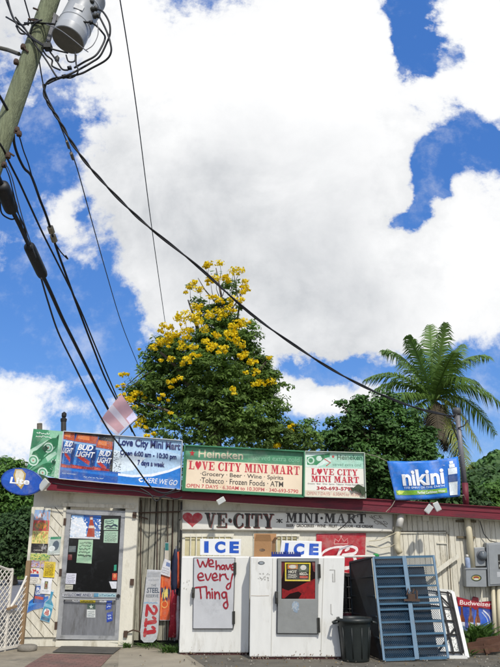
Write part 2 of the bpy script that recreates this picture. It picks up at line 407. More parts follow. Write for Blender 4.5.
# hills and bank
def hill(name, x0, x1, y0, y1, fn, nx, ny, m):
    vs = []; fs = []
    for j in range(ny+1):
        for i in range(nx+1):
            x = x0+(x1-x0)*i/nx; y = y0+(y1-y0)*j/ny; vs.append((x, y, fn(x, y)))
    for j in range(ny):
        for i in range(nx): a = j*(nx+1)+i; fs.append((a, a+1, a+nx+2, a+nx+1))
    mb = MB(); mb.raw(vs, fs); o = mb.build(name, m, None, True); o['kind'] = 'structure'; return o
from mathutils import noise as mnoise
m_hill = M('forested hillside', '#35502a', .95, .6, .09, 0, 1, dirt=('#22381c', .9, .25, .5))
def hz(x, y):
    t = max(0, min(1, (y-70)/190)); c = math.exp(-((x-190)/120)**2) + .75*math.exp(-((x+150)/90)**2)
    return GZ - .5 + 62*c*t*t*(3-2*t) + 2.6*mnoise.noise(Vector((x*.09, y*.09, 0))) * t + 1.5*mnoise.noise(Vector((x*.3, y*.3, 4))) * t
hill('hillside', -330, 420, 70, 330, hz, 300, 100, m_hill)
hill('grass_bank', -45, -5.5, 34.5, 46, lambda x, y: GZ + .01 + (y-34.5)*.09 + .1*mnoise.noise(Vector((x*.5, y*.5, 0))), 60, 16, m_grass)

# ------------------------------------------------------------------ the shop
YW, YF = 12.2, 11.93                                              # wall face, fascia face
CREAM = '#dad6c5'
m_cream = M('cream paint', CREAM, .7, .07, 4, .2, 30, dirt=('#8f866c', .62, 2.0, .52), stretch=(2.6,2.6,.9))
m_creamd = M('old cream boards', '#d7d2c0', .75, .1, 4, .25, 25, dirt=('#85795c', .68, 2.2, .51), stretch=(5,5,1))
m_grey_board = M('greyed boards', '#9d9a8a', .85, .16, 5, .35, 20, dirt=('#4f4d44', .8, 2.0, .5), stretch=(8,8,1))
m_gap = M('dark gap', '#1b1a17', .9, .1, 5)
m_maroon = M('maroon fascia paint', '#701226', .6, .2, 6, .15, 30, dirt=('#431420', .8, 2.2, .48), stretch=(.6,1,4))
m_roof = M('roofing sheet', '#6d6258', .8, .2, 3, .3, 20)
m_alu = M('dull aluminium', '#a2a4a5', .45, .14, 8, .1, 40, metal=.3, dirt=('#4c4b47', .7, 3.0, .52))
m_alup = M('scuffed aluminium panel', '#808285', .5, .2, 5, .12, 30, metal=.35, dirt=('#55534e', .7, 2.6, .5), stretch=(3,3,.7))
m_glassd = M('dark door glass', '#0b0c0d', .12, .3, 2, dirt=('#33363a', .5, 3.5, .54))
m_black = M('black iron', '#1d1c1b', .6, .2, 12)
m_rust = M('rusty iron', '#4a382c', .8, .3, 15)
m_white = M('white enamel', '#dcdcd6', .35, .05, 4, .08, 5, dirt=('#8f8570', .5, 1.7, .55), stretch=(2.6,2.6,.6))
m_lav = M('window blind', '#c5bd97', .6, .12, 6)
Zl = P(50,489.5,YF); Zr = P(500,519,YF)
SL = (Zr.z-Zl.z)/(Zr.x-Zl.x)
def rz(x): return Zl.z + (x-Zl.x)*SL                              # underside of the roof
shop = thing('shop_building', 'long cream painted shop with maroon roof edge and an aluminium door at its left end', 'shop', (0, YW, GZ))
XL = P(27,567,YW).x; XR = 9.0
xd0 = P(63,560,YW).x; xd1 = P(123,560,YW).x; xc1 = P(136,560,YW).x; xm0 = P(181,560,YW).x; xs0 = P(394,560,YW).x
zsill = P(90,640.5,YW).z; zhead = P(90,506.5,YW).z
def wallpoly(mb, x0, x1, z0, y, d, top=None):
    t0 = rz(x0) if top is None else top; t1 = rz(x1) if top is None else top
    mb.prism([(x0,y,z0),(x1,y,z0),(x1,y,t1),(x0,y,t0)], (0,d,0))
mb = MB()
wallpoly(mb, XL, xd0, GZ, YW+.02, .2)                              # behind the poster boards
wallpoly(mb, xd0, xd1, zhead, YW, .2)                              # over the door
wallpoly(mb, xd1, xc1, GZ, YW-.03, .25)                            # post right of the door
mb.box(xd0, xd1, YW-.06, YW+.2, GZ, zsill)                         # concrete sill under the door
wallpoly(mb, xm0, xs0, GZ, YW, .2)
mb.box(XL, XL+.2, YW+.22, 18, GZ, rz(XL)); 
mb.box(XR-.2, XR, YW+.22, 18, GZ, rz(XR)); mb.prism([(XL,18,GZ),(XR,18,GZ),(XR,18,rz(XR)),(XL,18,rz(XL))], (0,.2,0))
mb.build('wall', m_cream, shop)
# boards laid on the slant beside the door
mb = MB(); zb = P(38,637,YW).z; zt = P(40,507,YW).z; wB = xd0-XL-.02; hB = zt-zb; bw = .135
mb.use(m_gap); mb.box(XL+.005, xd0-.015, YW+.004, YW+.02, zb, zt)
mb.use(m_creamd)
for k in range(-2, 26):
    d = k*bw; s2 = math.sqrt(.5)
    pl = [(0,0),(wB,0),(wB,hB),(0,hB)]
    pl = clip(pl, -s2, -s2, -d); 
    if len(pl) > 2: pl = clip(pl, s2, s2, d+bw-.011)
    if len(pl) > 2: mb.prism([(XL+.01+x, YW-.012, zb+z) for x, z in pl], (0,.016,0))
mb.build('slanted_boards', None, shop)
tm = MB(); tm.bar((XL+.02,YW-.02,zb),(XL+.02,YW-.02,zt),.05,.03); tm.bar((xd0-.03,YW-.024,zb),(xd0-.03,YW-.024,zt+.02),.045,.03)
tm.bar((xd0-.07,YW-.03,zhead+.03),(xd1+.16,YW-.03,zhead-.01),.06,.05); tm.build('door_trim', m_creamd, shop)
# greyed board screen between the door post and the main wall
mb = MB(); x = xc1+.012; rr = random.Random(3)
mb.use(m_gap); wallpoly(mb, xc1+.002, xm0-.002, GZ, YW+.14, .1)
while x < xm0-.03:
    w = rr.choice((.075,.082,.09)); w = min(w, xm0-.005-x); yo = rr.uniform(0,.012)
    mb.use(m_grey_board); mb.prism([(x,YW+.1+yo,GZ+.08),(x+w,YW+.1+yo,GZ+.08),(x+w,YW+.1+yo,rz(x+w)-.01),(x,YW+.1+yo,rz(x)-.01)], (0,.03,0)); x += w + rr.choice((.012,.016,.02))
mb.build('board_screen', None, shop)
mb = MB(); a = P(132,513,YW+.05); b = P(182,511.5,YW+.05); mb.tube([a,b],.012); a = P(134,515,YW+.05); mb.tube([a,P(148,519,YW+.06)],.011)
for px in (141.5,158,168.3,173.2): mb.tube([P(px-.2,500,YW+.085), P(px-2,640,YW+.085)], .009, 6)
mb.build('screen_rail', m_rust, shop)
mb = MB(); mb.tube([P(181.4,502,YW-.06),P(180.6,560,YW-.06),P(180.2,642,YW-.06)],.016); 
for py in (520,541,575,588,610): mb.tube([P(179.6,py,YW-.06),P(183,py-.5,YW+.02)],.014,6)
mb.build('iron_post', m_black, shop)
mb = MB()                                                         # hasps and latches on the post
for px, py in ((132,582),(134.5,515),(125.5,634)):
    c = P(px,py,YW-.05); mb.box(c.x-.03,c.x+.03,c.y-.02,c.y+.03,c.z-.05,c.z+.05)
mb.tube([P(126,633,YW-.05),P(133,630,YW-.09),P(140,632,YW-.05)],.012)
mb.build('latch', m_rust, shop)
# vertical siding of the right half
mb = MB(); mb.use(m_gap); wallpoly(mb, xs0, XR-.2, GZ+.02, YW+.02, .2)
mb.use(m_creamd); x = xs0+.003; rr = random.Random(5)
while x < XR-.25:
    w = .083; yo = rr.uniform(0,.004)
    mb.prism([(x,YW+yo,GZ+.04),(x+w,YW+yo,GZ+.04),(x+w,YW+yo,rz(x+w)-.002),(x,YW+yo,rz(x)-.002)], (0,.022,0)); x += w+.0065
mb.build('siding', None, shop)
mb = MB()                                                         # outline of an old blocked door in the siding
for a, b in (((388,533),(447,532.5)),((446.8,532),(450,591)),((437,543),(447,543.5))): mb.bar(P(*a,YW-.008),P(*b,YW-.008),.022,.02)
mb.build('blocked_door_trim', m_creamd, shop)
mb = MB()
for a, b in (((388,531.4),(446,531)),((448.2,534),(451.4,591))): mb.bar(P(*a,YW-.004),P(*b,YW-.004),.012,.012)
for a, b in (((456,521),(476,521.5)),((457,537),(475,537.5))): mb.bar(P(*a,YW-.02),P(*b,YW-.02),.035,.04)
mb.build('door_gap', M('weathered timber', '#6a604c', .85, .2, 9), shop)
mb = MB(); c = P(425.5,518,YW-.02); mb.box(c.x-.055,c.x+.055,YW-.05,YW,c.z-.05,c.z+.05); mb.build('junction_box', m_creamd, shop, bevel=.006)
# roof and fascia
fx0 = P(47,485,YF).x
mb = MB(); mb.prism([(fx0+.02,YF+.045,rz(fx0)),(XR+.4,YF+.045,rz(XR+.4)),(XR+.4,YF+.045,rz(XR+.4)+.1),(fx0+.02,YF+.045,rz(fx0)+.1)], (0,6.6,.05)); mb.build('roof', m_roof, shop)
mb = MB()
def fas(z0, z1, y, d): mb.prism([(fx0,y,rz(fx0)+z0),(XR+.4,y,rz(XR+.4)+z0),(XR+.4,y,rz(XR+.4)+z1),(fx0,y,rz(fx0)+z1)], (0,d,0))
fas(-.012,.105,YF,.043); fas(.107,.19,YF+.012,.03); fas(.1,.112,YF-.012,.05)
fas(.188,.2,YF-.02,.12)
mb.build('fascia', m_maroon, shop)
mb = MB(); mb.prism([(XL+.01,YF+.05,rz(XL)-.001),(XR-.2,YF+.05,rz(XR-.2)-.001),(XR-.2,YF+.05,rz(XR-.2)-.02),(XL+.01,YF+.05,rz(XL)-.02)], (0,YW-YF-.052,0)); mb.build('soffit', m_creamd, shop)
# windows with cream burglar bars behind the ice chests
def window(pa, pb, dark=False, nb=8):
    a = P(*pa,YW); b = P(*pb,YW); f = MB(); w = .05
    for s in ((a.x,a.x+w,a.z-w,a.z),(a.x,a.x+w,b.z,a.z-w),(b.x-w,b.x,b.z,a.z-w),(a.x+w,b.x,a.z-w,a.z)): f.box(s[0],s[1],YW-.03,YW-.001,s[2],s[3])
    wf = f.build('window', m_black if dark else m_cream, shop)
    p = MB(); p.box(a.x+w,b.x-w,YW-.008,YW-.002,b.z,a.z-w); p.build('pane', m_glassd if dark else m_lav, wf)
    q = MB()
    for k in range(1,nb): x = a.x+w+(b.x-a.x-2*w)*k/nb; q.tube([(x,YW-.05,b.z),(x,YW-.05,a.z-.02)],.011,6)
    for k in range(4): z = a.z-.05-(a.z-b.z-.1)*k/3; q.tube([(a.x+.01,YW-.058,z),(b.x-.01,YW-.058,z)],.01,6)
    q.build('burglar_bar', m_black if dark else m_cream, wf)
window((182.5,533.5),(233.5,600)); window((253.5,533),(301,600)); window((314,573),(368,612), True, 9)
mb = MB(); a = P(312,613,YW); b = P(372,650,YW); mb.box(a.x,b.x,YW-.01,YW-.001,GZ,a.z); mb.build('wainscot', M('maroon wall paint', '#5a2030', .7, .15, 5), shop)
# door
dq = quad([(66.5,509.5),(126,511),(119,640),(55.5,639)], YW+.0)
def dp(u, v, y=0): p = dq[0].lerp(dq[1],u).lerp(dq[3].lerp(dq[2],u),v); return Vector((p.x,p.y+y,p.z))
door = MB()
def rail(u0,v0,u1,v1,d=.05,y=-.02): door.prism([dp(u0,v0,y),dp(u1,v0,y),dp(u1,v1,y),dp(u0,v1,y)],(0,d,0))
rail(0,0,.085,1); rail(.925,0,1,1); rail(.085,0,.925,.04); rail(.085,.645,.925,.69); rail(.085,.97,.925,1)
dr = door.build('door', m_alu, shop)
def dpanel(name,u0,v0,u1,v1,m,y): q = MB(); q.prism([dp(u0,v0,y),dp(u1,v0,y),dp(u1,v1,y),dp(u0,v1,y)],(0,.02,0)); return q.build(name,m,dr)
dpanel('glass',.085,.04,.925,.645,m_glassd,.0); dpanel('kick_panel',.085,.69,.925,.97,m_alup,.0)
q = MB(); a = dp(.09,.7,-.055); b = dp(.92,.7,-.055); q.tube([a,b],.013); q.tube([dp(.1,.7,-.055),dp(.1,.7,-.01)],.012); q.tube([dp(.9,.7,-.055),dp(.9,.7,-.01)],.012); q.build('push_bar', m_alu, dr)
q = MB(); c = dp(.955,.67,-.03); q.lathe(c,[(.0,0),(.03,0),(.03,.02),(.0,.02)],14,(0,-1,0)); q.build('lock', m_black, dr)
for v in (.1,.5,.9):
    q = MB(); c = dp(-.005,v,-.03); q.box(c.x-.02,c.x+.02,c.y-.015,c.y+.02,c.z-.06,c.z+.06); q.build('hinge', m_rust, dr)

# ------------------------------------------------------------------ signs along the roof edge
YS = 11.84
m_frame_g = M('green sign frame', '#3a7d58', .5, .1, 6)
m_signw = M('sign face white', '#e9e6da', .45, .05, 3, dirt=('#b9b29c', .5, 1.6, .6))
m_peach = M('sign face aged cream', '#ecd9bd', .45, .06, 3, dirt=('#d8b58f', .6, 1.8, .55))
m_steel = M('galvanised steel', '#77777a', .5, .2, 8, .1, 40, metal=.15, dirt=('#55524b',.6,2.5,.52))
m_wood = M('grey post wood', '#77705f', .85, .25, 9)
def sign(name, label, px4, Y, face, draw, letter, frame=None, fw=.03, thick=.05, posts=(), cat='sign'):
    q = quad(px4, Y); root = thing(name, label, cat, (q[2]+q[3])/2)
    mb = MB(); slab(mb, q, thick); mb.build('panel', face, root, bevel=.004)
    if frame:
        fb = MB(); a = Art(q, 0)
        for u in range(4):
            p0 = q[u]; p1 = q[(u+1)%4]; fb.bar(p0 + a.n*.01, p1 + a.n*.01, fw, thick+.035)
        fb.build('frame', frame, root)
    if posts:
        pb = MB()
        for u in posts:
            t = q[0].lerp(q[1],u); b = q[3].lerp(q[2],u); pb.bar((t.x,t.y+thick+.03,t.z-.05),(b.x,b.y+thick+.03,b.z-.015),.05,.04)
        pb.build('post', m_wood, root)
    if draw: a = Art(q); draw(a); a.build('artwork', root); d = a.d
    else: d = .002
    if letter: a = Art(q, d+.0006, split=True); letter(a); a.build('lettering', root)
    return root
# green bottle panel
def dr_bottle(a):
    a.poly(rc(0,0,1,1), '#5fa57c')
    a.poly([(0,0),(.5,0),(.15,.42),(0,.5)], '#3f8a60'); a.poly([(.5,0),(1,0),(1,.3),(.6,.2)], '#8cc3a0')
    a.poly([(0,.5),(.3,.33),(.62,.17),(.8,.2),(.5,.42),(.2,.62),(0,.76)], '#bcdcc4'); a.poly([(.5,.6),(.8,.45),(.86,.5),(.6,.7)], '#b0d6bb')
    def bottle(cx, cy, s, rot):
        c, n = math.cos(rot), math.sin(rot)
        def T(x, y): return (min(.86,max(0,cx+(x*c-y*n)*s*1.38)), min(1,max(0,cy+(x*n+y*c)*s)))
        def ring(r, cy_, col): a.poly([T(r*math.cos(k*math.pi/9), cy_+r*math.sin(k*math.pi/9)) for k in range(18)], col)
        a.poly([T(*p) for p in [(-.16,.5),(.16,.5),(.17,.0),(.12,-.12),(.06,-.2),(.055,-.36),(-.055,-.36),(-.06,-.2),(-.12,-.12),(-.17,0)]], '#1f6e44')
        a.poly([T(*p) for p in [(-.10,.5),(.02,.5),(.02,0),(-.08,0)]], '#3d9461'); a.poly([T(*p) for p in [(.10,.5),(.13,.5),(.13,0),(.09,0)]], '#7dbb93')
        a.poly([T(*p) for p in [(-.06,-.36),(.06,-.36),(.065,-.22),(-.065,-.22)]], '#0f4a2e')
        ring(.145,.16,'#cfe4d2'); ring(.11,.16,'#4d9a6c'); ring(.075,.16,'#b9d9c2'); a.star(*T(0,.16), .035, .03, '#b5473a')
    bottle(.68,.30,.78,.75); bottle(.26,.62,.86,.65); bottle(.60,.86,.8,.7)
    a.poly([(.88,.08),(1,.06),(1,1),(.84,1)], '#a3cfb0'); a.dots(.7,.6,.98,.98,14,.02,'#d5e8d8',4)
def lt_bottle(a): a.lines(.13,.05,.62,.2,2,'#dcebdc',3,.012)
sign('bottle_advert', 'green printed panel of beer bottles at the left end of the roof edge', [(33.4,428.8),(63.6,431.4),(58.8,478.6),(26.8,471)], YS, M('sheet board', '#4c9a6b', .5,.05), dr_bottle, lt_bottle, thick=.03, posts=(.15,.9))
# blue can advertisement
def dr_can(a):
    a.poly(rc(0,0,1,1), '#1565b8')
    a.poly(rc(.43,0,1,.95), '#b5d3ec'); a.poly([(.43,.3),(.7,.42),(.6,.7),(.43,.78)], '#dceaf6'); a.poly([(.6,0),(1,0),(1,.3),(.8,.2)], '#9fc6e8')
    a.poly(rc(.0,0,.43,.79), '#16131c')
    for x0, x1, top, tl in ((0,.095,.0,.0),(.09,.285,.03,.035),(.275,.415,.12,.03)):
        def T(fx, v): return (max(0, min(.425, x0+(x1-x0)*fx + tl*(.4-v))), v)
        a.poly([T(0,top),T(1,top+.02),T(1,.80),T(.0,.78)], '#1a57a6')
        a.poly([T(.05,top),T(.95,top+.02),T(1,top+.19),T(0,top+.16)], '#b4502c'); a.poly([T(.12,top+.02),T(.6,top+.03),T(.62,top+.12),T(.1,top+.1)], '#dd8148')
        a.poly([T(0,top+.17),T(1,top+.2),T(1,top+.24),T(0,top+.21)], '#8fb4d8')
        a.poly([T(.8,top+.22),T(1,top+.22),T(1,.8),T(.84,.79)], '#0b2f6a'); a.poly([T(0,top+.22),T(.08,top+.22),T(.08,.78),T(0,.78)], '#0d3a7c'); a.poly([T(.12,top+.22),T(.22,top+.22),T(.22,.76),T(.12,.75)], '#3f86cc')
        a.poly([T(.25,top+.42),T(.8,top+.56),T(.78,top+.64),T(.25,top+.5)], '#b8352c')
        a.poly([T(0,.68),T(.5,.7),T(1,.71),T(1,.8),T(0,.78)], '#8f2228'); a.poly([T(.1,.7),T(.5,.72),T(.5,.77),T(.1,.75)], '#c4493a')
    a.dots(.0,.05,.42,.76,70,.005,'#7fb6e6',2); a.dots(.0,.05,.42,.76,30,.004,'#e9f3fb',5); a.dots(.42,.35,.5,.76,30,.008,'#15233c',8)
    a.poly(rc(0,.76,.5,1), '#1554a8'); a.poly([(0,.76),(.2,.79),(.5,.8),(.5,.86),(.25,.84),(0,.81)], '#1c72c9')
    a.poly([(.48,.78),(.6,.79),(.75,.74),(.9,.62),(1,.5),(1,1),(.48,1)], '#1d78cc')
    a.poly([(.48,.78),(.6,.79),(.75,.74),(.9,.62),(1,.5),(1,.55),(.9,.67),(.76,.79),(.6,.84),(.48,.83)], '#eef5fb')
def lt_can(a):
    for x, w, y in ((.002,.08,.2),(.115,.15,.25),(.295,.115,.34)):
        a.text('BUD', x+.012, y, x+w*.9, y+.12, '#f2f6fa', .035, .014); a.text('LIGHT', x, y+.14, x+w, y+.26, '#f2f6fa', .03, .012)
    a.text('Love City Mini Mart', .465,.04,.985,.25,'#12266a',.034); a.text('Open 6:00 am - 10:30 pm', .485,.29,.955,.43,'#12266a',.034); a.text('7 days a week', .635,.47,.86,.61,'#12266a',.034)
    a.stroke([(.68,.84),(.655,.87),(.67,.91),(.685,.9)], .02, '#f2f6fa'); a.text('HERE WE GO', .70,.82,.965,.925,'#f2f6fa',.005,.01)
    a.text('ENJOY RESPONSIBLY', .02,.87,.14,.9,'#cfe2f4'); a.lines(.2,.9,.4,.94,1,'#cfe2f4',9,.006)
sign('advert_sign', 'wide blue sign with beer cans and the opening hours', [(64,431.4),(182.4,440.8),(180.8,489.6),(59.2,478.7)], YS, M('blue sheet board', '#1c64b4', .45,.05), dr_can, lt_can, M('thin edge trim', '#c6ccd2', .4), .012, .035, (.03,.35,.7,.97))
# large green and cream sign
def dr_h1(a):
    a.poly(rc(0,0,1,.31), '#5c9b75'); a.poly([(.55,0),(1,0),(1,.31),(.6,.31)], '#4a8c66'); a.poly(rc(.022,.31,.985,.945), m_peach); a.star(.062,.165,.026,.085,'#b5252c')
def lt_h1(a):
    a.text('Heineken', .115,.07,.49,.25,'#dfd3b4',.02); a.rect(.535,.09,.538,.24,'#6fa886'); a.text('served extra cold', .57,.13,.96,.24,'#7fb392')
    a.serif('LHVE CITY MINI MART', .04,.335,.965,.525,'#c2213a')
    a.text('·Grocery · Beer · Wine · Spirits', .14,.56,.83,.68,'#37302c',.012); a.text('·Tobacco · Frozen Foods · ATM', .14,.69,.83,.81,'#37302c',.012)
    a.text('OPEN 7 DAYS · 6.30AM to 10.30PM · 340-693-5790', .03,.845,.955,.925,'#c43a45',.012)
sign('shop_sign', 'largest green and cream sign with red shop name above the painted heart board', [(185.2,445.6),(304.2,451.8),(303.6,497),(182.6,490.4)], YS-.05, m_frame_g, dr_h1, lt_h1, m_frame_g, .02, .08, (.08,.5,.92))
def dr_h2(a):
    a.poly(rc(.01,0,.99,.35), '#a9d5c0'); a.poly([(.01,0),(.3,0),(.45,.2),(.2,.35),(.01,.35)], '#d5e8dd'); a.poly([(.55,0),(.99,0),(.99,.2)], '#8cc5a8')
    a.poly([(.03,.13),(.18,.08),(.34,.05),(.42,.02),(.42,.11),(.34,.14),(.2,.3),(.04,.3)], '#2d8a58'); a.ell(.1,.2,.06,.08,'#c9e2d2'); a.ell(.1,.2,.038,.05,'#2d8a58'); a.ell(.24,.15,.05,.06,'#c9e2d2'); a.ell(.3,.1,.03,.04,'#1d6b41')
    a.stroke([(.33,.16),(.43,.24),(.36,.31)], .016, '#c33a3a', False); a.star(.475,.1,.032,.05,'#b5252c')
    a.poly(rc(.01,.86,.99,.99),'#d9cdb8')
def lt_h2(a):
    a.text('Heineken', .54,.05,.965,.165,'#1b5e44',.02); a.text('served extra cold', .47,.24,.94,.305,'#6f9c88'); a.serif('LHVE CITY', .11,.375,.88,.51,'#c2213a'); a.serif('MINI MART', .11,.535,.9,.67,'#c2213a')
    a.text('Grocery · Beer · Wine · Spirits · Tobacco · Frozen Foods · ATM', .05,.695,.97,.735,'#57504c'); a.text('340-693-5790', .2,.765,.81,.845,'#b01c30',.03); a.text('OPEN 7 DAYS · 6.30AM to 10.30PM', .04,.89,.96,.96,'#c27a72')
sign('shop_sign', 'small pale square sign with red shop name and a phone number', [(305,451.4),(364.2,453),(365.6,498.4),(304.6,496.6)], YS-.02, m_signw, dr_h2, lt_h2, M('pale sign trim', '#b9c4b4', .5), .012, .04, (.1,.9))
lf = MB(); q = quad([(352,489),(358,484),(366,488),(363,494),(356,493)], YS-.06); lf.prism(q,(0,.012,0)); q = quad([(360,489),(367,492),(362,496)], YS-.075); lf.prism(q,(0,.01,0)); q = quad([(350,487),(356,488.5),(353,491.5)], YS-.07); lf.prism(q,(0,.01,0))
tag(lf.build('leaf_sprig', M('dull leaf', '#2f4023', .6, .3, 20)), 'dark leaf sprig caught on the lower right corner of the small pale sign', 'leaf')
# blue cloth banner
bn = thing('banner', 'blue cloth banner with a white water bottle tied beside the metal mast', 'banner', P(425,498,11.9))
class Cloth(Art):
    def p(s, u, v, d=0):
        b = Art.p(s, u, v, 0); w = .03*math.sin(u*7+v*2)+.018*math.sin(u*17-v*5)+.02*math.sin(v*4)
        sag = -.035*math.sin(math.pi*u)*(1-v*.6)
        return b + s.n*(w+d) + Vector((0,0,sag))
cq = quad([(387,461.2),(458,456.6),(460.4,496.4),(395.2,500.2)], 11.86)
def grid(a, u0,v0,u1,v1,col,n=16,mrow=8):
    a.mb.use(ink(col))
    a.mb.raw([a.p(u0+(u1-u0)*i/n, v0+(v1-v0)*j/mrow) for j in range(mrow+1) for i in range(n+1)], [(j*(n+1)+i,j*(n+1)+i+1,(j+1)*(n+1)+i+1,(j+1)*(n+1)+i) for j in range(mrow) for i in range(n)])
    a.d += .004
a = Cloth(cq, 0); grid(a,0,0,1,1,'#1f74d0',30,16); o = a.mb.build('cloth', None, bn, True)
sm = o.modifiers.new('thick','SOLIDIFY'); sm.thickness = .003; sm.offset = -1
a = Cloth(cq, .006, .001)
grid(a,.035,.755,.80,.875,'#7fb53c',14,2); a.poly([(.04,.8),(.09,.75),(.17,.77),(.13,.84),(.07,.87)],'#cfe36a')
for u0,v0,u1,v1,c in ((.865,.09,.915,.16,'#dfe9f2'),(.855,.17,.93,.26,'#e6eef5'),(.835,.27,.955,.95,'#e6eef5')): grid(a,u0,v0,u1,v1,c,4,6)
grid(a,.835,.43,.955,.62,'#1b4f96',4,3)
a.build('artwork', bn)
a = Cloth(cq, .018, .001); a.text('nikini', .155,.22,.775,.64,'#f2f6fa',.035); a.text('TM',.775,.16,.8,.19,'#f2f6fa'); a.text('THE SPIRIT OF THE EARTH', .16,.665,.765,.72,'#dbe9f7',.012); a.text('Purified Caribbean Water', .36,.785,.77,.855,'#fbfdf2',.012); a.text('nikini', .85,.47,.94,.55,'#dbe9f7',.01)
a.build('lettering', bn)
mb = MB()
mb.tube([P(387,461.2,11.86),P(376,456,11.84),P(364.5,453.5,11.8)],.006,5); mb.tube([P(395.2,500.2,11.86),P(392,506,11.82),P(386,512,11.79)],.006,5); mb.tube([P(458,456.8,11.86),P(461,455,12.1)],.006,5); mb.tube([P(460,496,11.86),P(464,495,11.9),P(466,500,12.0)],.006,5)
mb.build('cord', M('cord','#8a8474',.8), bn)
# oval blue sign and its bracket
oc = P(21.5,481.5,11.55); ov = thing('oval_sign', 'blue oval beer sign sticking out at the left corner of the roof', 'sign', oc)
oq = quad([(1,466),(43,470),(42,497),(0,493.5)], 11.55); a = Art(oq, 0)
pts = [(.5+.5*math.cos(2*math.pi*k/40), .5+.5*math.sin(2*math.pi*k/40)) for k in range(40)]
mb = MB(); mb.prism([a.p(*p) for p in pts], (0,.07,0)); mb.build('panel', M('deep blue enamel','#123f96',.25,.1,4), ov, bevel=.008)
a = Art(oq, .003); a.ell(.5,.5,.47,.46,'#174fae',32); a.poly([(.03,.5),(.1,.3),(.3,.12),(.5,.06),(.5,.5)],'#2360c4'); a.poly([(.34,.06),(.5,.05),(.6,.2),(.56,.62),(.5,.78),(.36,.6),(.3,.3)],'#b99a4a'); a.poly([(.37,.1),(.49,.09),(.56,.22),(.52,.58),(.47,.7),(.38,.56),(.34,.3)],'#ded6bd'); a.build('artwork', ov)
a = Art(oq, .007); a.text('Lite', .22,.36,.68,.6,'#eef2f6',.03,.03); a.build('lettering', ov)
mb = MB(); mb.tube([oc+Vector((.05,.08,-.05)),P(46,488,11.75),P(48,484,11.84)],.018); mb.build('bracket', m_black, ov)
# flag
fl = thing('flag', 'faded red and white flag on a thin staff above the blue can sign', 'flag', P(116,440,11.9))
fq = quad([(121.5,394),(137.5,418),(117.5,436),(100,421)], 11.9); m_fr = M('faded red cloth','#e2b6ba',.8,.1,5,transl=.5); m_fw = M('faded white cloth','#eee4ea',.8,.06,5,transl=.5)
class Flag(Art):
    def p(s,u,v,d=0): return Art.p(s,u,v,d) + s.n*(.05*math.sin(u*6+v*3))
a = Flag(fq, 0); NI, NJ = 24, 20
a.mb.use(m_fr); a.mb.use(m_fw); a.mb.use(ink('#c8c4de'))
fs_ = [(j*(NI+1)+i,j*(NI+1)+i+1,(j+1)*(NI+1)+i+1,(j+1)*(NI+1)+i) for j in range(NJ) for i in range(NI)]
a.mb.raw([a.p(i/NI,j/NJ) for j in range(NJ+1) for i in range(NI+1)], fs_)
for k_ in range(len(fs_)):
    i, j = k_ % NI, k_ // NI; v_ = (j+.5)/NJ; u_ = (i+.5)/NI
    a.mb.m[k_] = 2 if (.72 < u_ < .97 and v_ < .34) else (1 if .40 < v_ < .58 or v_ > .9 or (u_ > .97) else 0)
a.mb.build('cloth', None, fl, True)
mb = MB(); mb.tube([P(140,415.5,11.93),P(117.5,438,11.93),P(112,446,11.95)],.008,6); mb.tube([P(118,438,11.96),P(118.5,447,11.97)],.012,6); mb.build('staff', m_wood, fl)
# vent pipes behind the left signs
for px, y0, y1, lab, cap in ((39.5,423.5,436,'short plain grey pipe stub above the bottle panel',False),(63.5,420.5,440,'black capped vent pipe above the join of the two left signs',True)):
    mb = MB(); r = .048; mb.tube([P(px,y1,12.2),P(px,y0,12.2)],r,12)
    t = thing('vent_pipe', lab, 'pipe', P(px,y1,12.2), 'vent pipes on the roof'); mb.build('pipe', m_wood if not cap else M('dark pipe','#3a3733',.6), t)
    if cap: mb = MB(); c = P(px,y0,12.2); mb.lathe(c,[(.055,-.02),(.06,.03),(.03,.05),(.045,.08),(.045,.13),(.01,.16)],12); mb.build('cap', m_black, t)
# painted board under the eave
def lt_p(a):
    a.heart(.053,.5,.048,.40,'#a8182a')
    for col, o, g in (('#2f5a3c',.0,0),):
        a.serif('VE.CITY', .110+.004,.13,.436+.004,.91,'#7a2f2a'); a.serif('VE.CITY', .110,.10,.436,.88,'#26221c')
    a.serif('*', .442,.24,.485,.72,'#26221c')
    a.serif('MINI.MART', .495,.05,.872,.57,'#26211e')
    a.text('BEER · GROCERIES · WINE · FRUIT · LIQUOR · ICE CREAM', .497,.65,.905,.84,'#37322b',.03)
    a.text('ICE', .905,.12,.955,.3,'#6a655c',.01,-.01); a.text('COLD', .92,.42,.98,.62,'#6a655c',.01,-.015); a.stroke([(.89,.2),(.93,.45),(.97,.75)],.015,'#8d887c')
sign('painted_board', 'long white board under the eave hand painted with a red heart and dark letters', [(181.5,510.5),(393,513.5),(393,531.5),(181,529.5)], YW-.035, M('board white paint','#dbd9cf',.6,.06,3,.1,20,dirt=('#9b9483',.5,2.2,.56)), None, lt_p, M('board edge','#8d887b',.7), .018, .025, cat='sign')
# red tin sign with a script letter
def dr_b(a):
    a.rect(.0,.0,1,1,'#b01428'); a.rect(.02,.02,.98,.05,'#c9444e')
    w = '#f3e4e0'
    a.stroke([(.34,.58),(.2,.66),(.1,.6),(.14,.46),(.3,.36),(.5,.33),(.66,.36),(.6,.42)],.035,w)
    a.stroke([(.52,.34),(.46,.5),(.4,.68),(.3,.84),(.18,.88)],.05,w); a.stroke([(.5,.36),(.68,.32),(.82,.38),(.78,.49),(.55,.53)],.045,w); a.stroke([(.55,.53),(.74,.55),(.8,.68),(.7,.82),(.5,.84),(.4,.76)],.05,w)
    a.stroke([(.36,.24),(.38,.13),(.45,.2),(.5,.09),(.56,.2),(.63,.12),(.64,.24)],.014,'#d99a94',False); a.rect(.36,.245,.64,.27,'#d99a94'); a.ell(.5,.07,.02,.02,'#d99a94'); a.lines(.08,.93,.92,.98,1,'#d99a94',4,.01)
